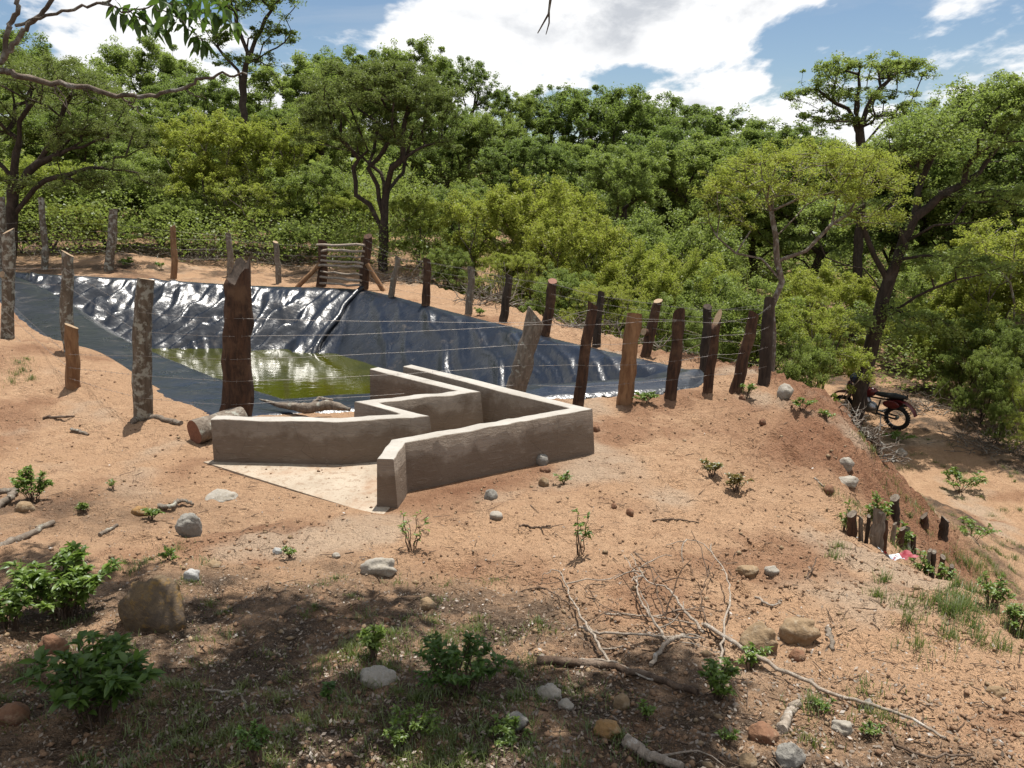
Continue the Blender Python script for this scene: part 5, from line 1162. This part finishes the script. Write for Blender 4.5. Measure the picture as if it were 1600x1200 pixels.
# ------------------------------------------------------------------ motorcycle
def motorcycle():
    rear = G(1400, 671); yaw = math.atan2(.72, -.69); root = empty('motorcycle', (rear[0], rear[1], rear[2]), yaw); root.rotation_euler = (math.radians(-6), 0, yaw); root.scale = (.92, .92, .92)
    tag(root, 'red off-road motorcycle parked behind the leaning tree trunk', 'motorcycle')
    rub = m_plain('tyre_rubber', (.012, .012, .012), (.02, .02, .02), 60, .8); red = m_plain('red_plastic', (.10, .009, .011), (.075, .008, .008), 5, .35, 0, .5); blk = m_plain('black_plastic', (.015, .015, .016), (.022, .022, .022), 30, .5)
    met = m_plain('dull_metal', (.35, .35, .36), (.22, .22, .22), 20, .35, 0, .5, .9); wht = m_plain('headlamp_glass', (.55, .6, .7), (.4, .45, .6), 9, .1, 0, .6)
    for x, R in ((0, .30), (1.32, .31)):
        w = empty('wheel', (x, 0, R)); w.parent = root
        m = MB(); m.torus((0, 0, 0), R - .045, .048, (0, 1, 0), 32, 10)
        for k in range(32):
            a = k * 2 * math.pi / 32; m.box((math.cos(a) * (R - .004), 0, math.sin(a) * (R - .004)), (.03, .07, .022), [[math.cos(a), 0, -math.sin(a)], [0, 1, 0], [math.sin(a), 0, math.cos(a)]])
        m.build('tyre', rub, w)
        m = MB(); m.torus((0, 0, 0), R - .085, .016, (0, 1, 0), 32, 6); m.tube([(0, -.06, 0), (0, .06, 0)], .04, 12)
        for k in range(18):
            a = k * 2 * math.pi / 18; m.tube([(math.cos(a) * .03, .03 * (-1) ** k, math.sin(a) * .03), (math.cos(a + .25) * (R - .09), 0, math.sin(a + .25) * (R - .09))], .0016, 4, caps=False)
        m.build('rim', met, w)
    m = MB(); m.tube([(1.32, .09, .31), (1.17, .09, .70), (1.09, .09, .92)], [.026, .03, .026], 8); m.tube([(1.32, -.09, .31), (1.17, -.09, .70), (1.09, -.09, .92)], [.026, .03, .026], 8); m.build('fork', met, root)
    m = MB(); m.tube([(1.10, 0, .86), (.75, 0, .72), (.35, 0, .72), (-.12, 0, .78)], .022, 8); m.tube([(1.08, 0, .8), (.92, 0, .36), (.5, 0, .30), (.42, 0, .68)], .022, 8); m.tube([(0, .1, .3), (.45, .1, .36)], .024, 8); m.tube([(0, -.1, .3), (.45, -.1, .36)], .024, 8); m.build('frame', blk, root)
    m = MB(); m.ellipsoid((.66, 0, .46), (.19, .13, .15), 14, 8, dis=.2); m.tube([(.68, 0, .5), (.76, 0, .68)], [.085, .08], 12); m.build('engine', met, root)
    m = MB(); m.tube([(.78, -.1, .5), (.72, -.16, .3), (.4, -.15, .36), (.1, -.16, .52), (-.2, -.17, .62)], [.022, .022, .025, .05, .045], 10); m.build('exhaust', met, root)
    m = MB(); m.ellipsoid((.74, 0, .83), (.25, .13, .13), 18, 10, rot=[[.96, 0, .28], [0, 1, 0], [-.28, 0, .96]]); m.build('fuel_tank', red, root)
    for s in (-1, 1):
        m = MB(); m.ellipsoid((.9, .14 * s, .72), (.17, .022, .14), 14, 8); m.build('side_shroud', red, root)
        m = MB(); m.ellipsoid((.12, .13 * s, .66), (.2, .025, .1), 14, 8); m.build('side_panel', red, root)
    m = MB(); P = np.array([(.62, 0, .86), (.4, 0, .83), (.1, 0, .86), (-.2, 0, .87)])
    m.tube(P, [.07, .10, .12, .07], 12); v = m.v[0]; v[:, 2] = .84 + (v[:, 2] - .84) * .55; m.build('seat', blk, root)
    def fender(c, R, a0, a1, w, name, mat):
        mm = MB(); A = np.radians(np.linspace(a0, a1, 14)); V = []
        for a in A:
            for y, dz in ((-w, -.025), (-w * .6, 0), (w * .6, 0), (w, -.025)): V.append([c[0] + (R + dz) * math.cos(a), y, c[2] + (R + dz) * math.sin(a)])
        V = np.array(V); V2 = V.copy(); V2 = (V - np.array(c)) * .985 + np.array(c)
        q = [[i * 4 + j, i * 4 + j + 1, (i + 1) * 4 + j + 1, (i + 1) * 4 + j] for i in range(13) for j in range(3)]; mm.add(V, q); mm.add(V2, q); mm.build(name, mat, root)
    fender((1.30, 0, .34), .42, 20, 130, .07, 'front_fender', red); fender((0, 0, .32), .46, 60, 165, .08, 'rear_fender', red)
    m = MB(); m.tube([(1.03, -.38, 1.06), (1.06, -.2, 1.04), (1.1, -.08, .98), (1.1, .08, .98), (1.06, .2, 1.04), (1.03, .38, 1.06)], .014, 8); m.tube([(1.03, -.38, 1.06), (1.035, -.27, 1.055)], .02, 8); m.tube([(1.03, .38, 1.06), (1.035, .27, 1.055)], .02, 8); m.build('handlebar', blk, root)
    m = MB(); m.ellipsoid((1.2, 0, .92), (.06, .1, .13), 14, 10); hp = m.build('headlight_cowl', red, root); m = MB(); m.ellipsoid((1.245, 0, .91), (.03, .065, .065), 12, 8); m.build('lamp', wht, hp)
    for s in (-1, 1):
        m = MB(); m.tube([(1.04, .25 * s, 1.05), (1.02, .33 * s, 1.2)], .006, 6); m.ellipsoid((1.01, .34 * s, 1.24), (.015, .06, .045), 10, 8); m.build('mirror', blk, root)
    m = MB(); m.ellipsoid((1.02, .1, 1.17), (.15, .125, .13), 16, 12); m.build('hung_helmet', m_plain('helmet_shell', (.03, .04, .09), (.05, .06, .12), 6, .2, 0, .6), root)
    m = MB(); m.tube([(.35, .1, .36), (.25, .32, .02)], .012, 6); m.build('side_stand', met, root)
motorcycle()

# ------------------------------------------------------------------ tree above the viewer: its shade and the branches in the upper left corner
def overhang():
    rng = np.random.default_rng(4); foot = np.array([-4.4, 1.2, gz(-4.4, 1.2)]); D = 4.0
    pxl = lambda l, d=D: [at_y(a, b, d) - foot for a, b in l]
    a0 = pxl([(-60, 95)])[0]
    stems = [[np.zeros(3), (.1, .1, 1.2), (.35, .5, 2.2), (.6, .9, 3.1), (.9, 1.2, 4.0)]]
    stems = [[np.array(p, float) for p in st] for st in stems]
    tg = []
    poly = [((-120, 760), (1030, 1260), 40), ((120, 640), (1090, 1180), 8), ((640, 1090), (1030, 1130), 15), ((-80, 330), (1010, 1240), 16), ((330, 720), (880, 1000), 9), ((0, 190), (800, 860), 8), ((850, 1060), (1110, 1220), 7)]
    for (x0, x1), (y0, y1), n in poly:
        for _ in range(n):
            g = at_z(rng.uniform(x0, x1), rng.uniform(y0, y1), .5); h = rng.uniform(4.3, 5.6); t = (h - .5) / SUN[2]; p = g + SUN * t; tg.append(p - foot)
    for _ in range(60): tg.append(np.array([rng.uniform(-2.5, 3.0), rng.uniform(-2.5, 1.6), rng.uniform(3.9, 5.2)]))
    T = np.array(tg); N, par = grow(rng, stems, T, .35, 3, .08, .35)
    # branches in view, picture polylines 4 m away
    vis = [[(-60, 95), (0, 108), (30, 118), (80, 132), (130, 135), (190, 150), (240, 148), (290, 140), (310, 125), (345, 118), (386, 116)], [(190, 150), (205, 165), (224, 180)], [(85, 134), (90, 150), (104, 168)], [(85, 134), (100, 150), (111, 178)], [(292, 140), (305, 150), (322, 154)], [(200, 160), (228, 152)], [(130, 135), (138, 150), (154, 158)],
           [(-60, 95), (0, 96), (20, 70), (40, 45), (60, 20), (90, -10)], [(5, 90), (15, 45), (25, 10), (30, -20)], [(24, 40), (60, 30), (100, 18), (152, 4), (190, -8)], [(150, 4), (200, 18), (240, 8), (300, -10)], [(160, 3), (200, 16), (235, 40), (260, 44)], [(240, 10), (280, 30), (310, 60), (320, 66)], [(250, 5), (310, 12), (350, 30), (372, 40)]]
    R_ = [(.030, .008), (.009, .004), (.008, .003), (.007, .003), (.007, .003), (.006, .003), (.006, .003), (.026, .016), (.022, .016), (.014, .010), (.009, .004), (.008, .003), (.006, .003), (.006, .003)]
    root = empty('overhanging_tree', foot); tag(root, 'near tree reaching in at the upper left with bare and leafy branches', 'tree')
    m = branch_mesh(N, par, .17, .007); m.build('trunk', M['branch_pale'], root)
    join = np.array([stems[0][3] , stems[0][3] * .5 + a0 * .5 + [0, 0, .15], a0]); mb = MB(); mb.tube(join, [.06, .03, .017], 9, caps=False, jit=.1)
    for l, (r0, r1) in zip(vis, R_):
        P = np.array(pxl(l)); n = len(P); t = np.linspace(0, n - 1, n * 4); Q = np.stack([np.interp(t, np.arange(n), P[:, k]) for k in range(3)], 1); Q[1:-1] += rng.normal(size=(len(Q) - 2, 3)) * .006
        mb.tube(Q, np.linspace(r0 * .55, r1 * .6, len(Q)), 8, jit=.22, seed=len(l) + l[0][0])
    mb.build('bare_limb', M['branch_pale'], root)
    cnt = rng.poisson(92, len(T)); V, Q = leaf_cloud(T, np.tile([[.25, .25, .15]], (len(T), 1)) * rng.uniform(.5, 1.4, (len(T), 1)), cnt, .062, rng, .6, .45)
    obj('crown', np_mesh('crown', V, Q, None, [M['lf_mid']]), root)
    # hanging leaves of the leafy spray
    PP = []; DD = []
    for l in vis[10:]:
        P = np.array(pxl(l)); n = len(P)
        for _ in range(30):
            t = rng.uniform(.3, n - 1.01); i = int(t); p = P[i] + (P[i + 1] - P[i]) * (t - i); PP.append(p + rng.normal(size=3) * .01); DD.append(np.array([rng.normal() * .6, rng.normal() * .6, -.75 + rng.normal() * .5]))
    for _ in range(90):
        q = at_y(rng.uniform(250, 372), rng.uniform(-25, 30), D + rng.normal() * .15) - foot; PP.append(q); DD.append(np.array([rng.normal() * .7, rng.normal() * .6, -.5 + rng.normal() * .6]))
    L = .075 * rng.uniform(.6, 1.25, len(PP)); V, Q, T3 = leaf_quadset(np.array(PP), np.array(DD), L, L * .42, rng, .15)
    Vn = V.reshape(-1, 8, 3); nP = len(PP)
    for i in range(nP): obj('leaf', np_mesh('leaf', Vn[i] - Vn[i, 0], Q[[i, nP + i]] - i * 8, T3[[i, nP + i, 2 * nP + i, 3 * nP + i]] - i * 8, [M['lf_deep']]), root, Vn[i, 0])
    # a bare twig hanging in at the top
    m = MB(); P = np.array([at_y(a, b, 4.2) - foot for a, b in ((870, -120), (862, -40), (860, 0), (857, 22), (840, 52))]); m.tube(P, [.012, .010, .008, .006, .003], 6); P = np.array([at_y(a, b, 4.2) - foot for a, b in ((858, 18), (858, 36), (853, 54))]); m.tube(P, [.005, .004, .002], 5)
    P0 = at_y(870, -120, 4.2) - foot; k = int(np.linalg.norm(N - P0, axis=1).argmin()); m.tube(np.array([N[k], (N[k] + P0) / 2 + [0, 0, .1], P0]), [.014, .013, .012], 6, caps=False)
    m.build('bare_limb', M['branch_pale'], root)
overhang()

# ------------------------------------------------------------------ loose litter, crumbs and grass (nobody could count these)
def scatter(n, rng, y0=1.6, y1=13.0, pw=1.0):
    r = np.exp(rng.uniform(math.log(y0), math.log(y1), n) ** pw if pw != 1 else rng.uniform(math.log(y0), math.log(y1), n)); a = rng.uniform(-.80, .80, n)
    return r * np.sin(a), r * np.cos(a)
APRON = [tuple(at_z(a, b, .014)[:2]) for a, b in ((345, 728), (590, 800), (600, 770), (640, 720), (540, 724))]
def clear(x, y, lo=.12):
    return (poly_sd(x, y, POND)[0] < -lo) & (poly_sd(x, y, [tuple(p) for p in PAD])[0] < .0)
def stuff(name, V, Q, T, mat, label, cat, smooth=False):
    o = obj(name, np_mesh(name, V, Q, T, [M[mat]] if isinstance(mat, str) else mat, smooth)); o['kind'] = 'stuff'; o['label'] = label; o['category'] = cat
def build_litter():
    rng = np.random.default_rng(21)
    # leaf litter: thick under the near tree, thin elsewhere
    x, y = scatter(60000, rng, 1.5, 9.0); dens = sstep(5.3, 3.2, y + .55 * np.clip(x - .2, 0, 9) + .6 * fbm(x * .8, y * .8, 51, 3)) + .05 + .35 * np.exp(-(((x + 3.6) / 1.4) ** 2 + ((y - 5.6) / .5) ** 2))
    k = clear(x, y) & (rng.random(len(x)) < dens * .55); x, y = x[k], y[k]; n = len(x); z = land(x, y) + .006 + rng.random(n) * .012
    nr = rng.normal(size=(n, 3)) * .45; nr[:, 2] = 1; nr /= np.linalg.norm(nr, axis=1)[:, None]; a = rng.normal(size=(n, 3)); a -= nr * (a * nr).sum(1)[:, None]; a /= np.linalg.norm(a, axis=1)[:, None]; b = np.cross(nr, a)
    s = (.003 + .011 * rng.random(n) ** 2)[:, None]; P = np.stack([x, y, z], 1)
    V = np.stack([P + a * s, P + b * s * .5, P - a * s, P - b * s * .5], 1).reshape(-1, 3); stuff('leaf_litter', V, np.arange(n * 4).reshape(-1, 4), None, 'litter', 'dry fallen leaves strewn over the shaded foreground', 'leaf litter')
    # twigs
    x, y = scatter(7000, rng, 1.6, 14.0); dens = .28 + .6 * sstep(6, 4, y); k = clear(x, y) & (rng.random(len(x)) < dens); x, y = x[k], y[k]; n = len(x)
    a = rng.uniform(0, 6.28, n); L = rng.uniform(.02, .16, n) ** 1.0; L = np.where(rng.random(n) < .8, L * .5, L); dx, dy = np.cos(a) * L, np.sin(a) * L
    x2, y2 = x + dx, y + dy; A = np.stack([x, y, land(x, y) + .004 + rng.random(n) * .008], 1); Bp = np.stack([x2, y2, land(x2, y2) + .004 + rng.random(n) * .014], 1)
    d = Bp - A; d /= np.linalg.norm(d, axis=1)[:, None]; u = np.cross(d, [0, 0, 1.0]); u /= np.linalg.norm(u, axis=1)[:, None]; w = np.cross(d, u); r = rng.uniform(.0012, .0042, n)[:, None]
    R3 = [u * r, (-.5 * u + .87 * w) * r, (-.5 * u - .87 * w) * r]
    V = np.stack([A + R3[0], A + R3[1], A + R3[2], Bp + R3[0] * .6, Bp + R3[1] * .6, Bp + R3[2] * .6], 1).reshape(-1, 3); o = np.arange(n)[:, None] * 6
    Q = np.concatenate([o + np.array([[i, (i + 1) % 3, (i + 1) % 3 + 3, i + 3]]) for i in range(3)])
    stuff('twig_litter', V, Q, None, 'deadbrown', 'small broken twigs strewn over the ground', 'twigs')
    # crumbs of earth and gravel
    octa = np.array([[1, 0, 0], [-1, 0, 0], [0, 1, 0], [0, -1, 0], [0, 0, 1], [0, 0, -1]], float); F = np.array([[0, 2, 4], [2, 1, 4], [1, 3, 4], [3, 0, 4], [2, 0, 5], [1, 2, 5], [3, 1, 5], [0, 3, 5]])
    for nm, cnt, smin, smax, mat, lab, cat, sd in (('soil_crumbs', 36000, .003, .018, 'crumb', 'crumbs and clods of reddish earth on the bare soil', 'soil', 3), ('gravel', 2600, .006, .024, 'rock_tan', 'scattered small pebbles and grit', 'gravel', 5)):
        x, y = scatter(cnt, rng, 2.0, 14.0); out_d = -poly_sd(x, y, EDGE_POLY)[0]
        dn = .22 + .7 * sstep(-.1, .6, fbm(x * .8, y * .8, 51, 4) + .35 * sstep(0, 2.5, x)) + .9 * np.exp(-(np.clip(np.abs(out_d - .3) - .8, 0, None) / .4) ** 2)
        k = (poly_sd(x, y, POND)[0] < -.12) & ((poly_sd(x, y, [tuple(p) for p in PAD])[0] < 0) | ((rng.random(len(x)) < .5) & (poly_sd(x, y, APRON)[0] > .03))) & (rng.random(len(x)) < dn); x, y = x[k], y[k]; n = len(x); s = smin + (smax - smin) * rng.random(n) ** 3.2
        V = octa[None] * (s[:, None] * rng.uniform(.6, 1.3, (n, 3)))[:, None, :] * rng.uniform(.75, 1.25, (n, 6))[:, :, None]; an = rng.uniform(0, 6.28, n); c, sn = np.cos(an)[:, None], np.sin(an)[:, None]
        V = np.stack([V[..., 0] * c - V[..., 1] * sn, V[..., 0] * sn + V[..., 1] * c, V[..., 2] * .75], -1); V += np.stack([x, y, np.where(poly_sd(x, y, APRON)[0] > 0, .014, land(x, y)) + s * .3], 1)[:, None, :]
        stuff(nm, V.reshape(-1, 3), None, (np.arange(n)[:, None, None] * 6 + F[None]).reshape(-1, 3), mat, lab, cat)
    # grass
    spots = [((1400, 1600), (690, 800), 1600, .05), ((1450, 1600), (800, 960), 1500, .06), ((-40, 750), (1000, 1230), 4200, .030), ((240, 900), (900, 1020), 1500, .022), ((540, 880), (970, 1130), 3600, .034), ((600, 1000), (1080, 1220), 3000, .03), ((200, 480), (1040, 1220), 2600, .03), ((0, 330), (840, 1000), 1500, .026), ((1380, 1600), (850, 1010), 3600, .07), ((1300, 1480), (760, 880), 900, .05), ((1400, 1580), (720, 840), 350, .06), ((0, 70), (545, 610), 500, .05), ((1340, 1480), (670, 720), 300, .05), ((1200, 1420), (1080, 1200), 260, .04)]
    VV = []
    for (x0, x1), (y0, y1), n, h in spots:
        G_ = [G(rng.uniform(x0, x1), rng.uniform(y0, y1)) for _ in range(max(6, n // 80))]
        for g in G_:
            g = g + np.append(rng.normal(size=2) * .04, 0); c = 80; q_ = rng.uniform(.03, .13); px = g[0] + rng.normal(size=c) * q_ * rng.random(c); py = g[1] + rng.normal(size=c) * q_ * rng.random(c); pz = land(px, py); hh = h * rng.uniform(.4, 1.4, c); an = rng.uniform(0, 6.28, c); ln = rng.uniform(.2, 1.2, c) * hh
            b0 = np.stack([px, py, pz - .004], 1); wv = np.stack([-np.sin(an), np.cos(an), np.zeros(c)], 1) * .0018; dv = np.stack([np.cos(an) * ln, np.sin(an) * ln, hh], 1); md = np.stack([np.cos(an) * ln * .35, np.sin(an) * ln * .35, hh * .65], 1)
            VV.append(np.stack([b0 - wv, b0 + wv, b0 + md + wv * .8, b0 + md - wv * .8, b0 + dv], 1))
    V = np.concatenate(VV); n = len(V); o = np.arange(n)[:, None] * 5
    stuff('grass', V.reshape(-1, 3), o + np.array([[0, 1, 2, 3]]), o + np.array([[3, 2, 4]]), 'grass', 'short sparse grass in the shaded foreground and on the banks', 'grass')
build_litter()
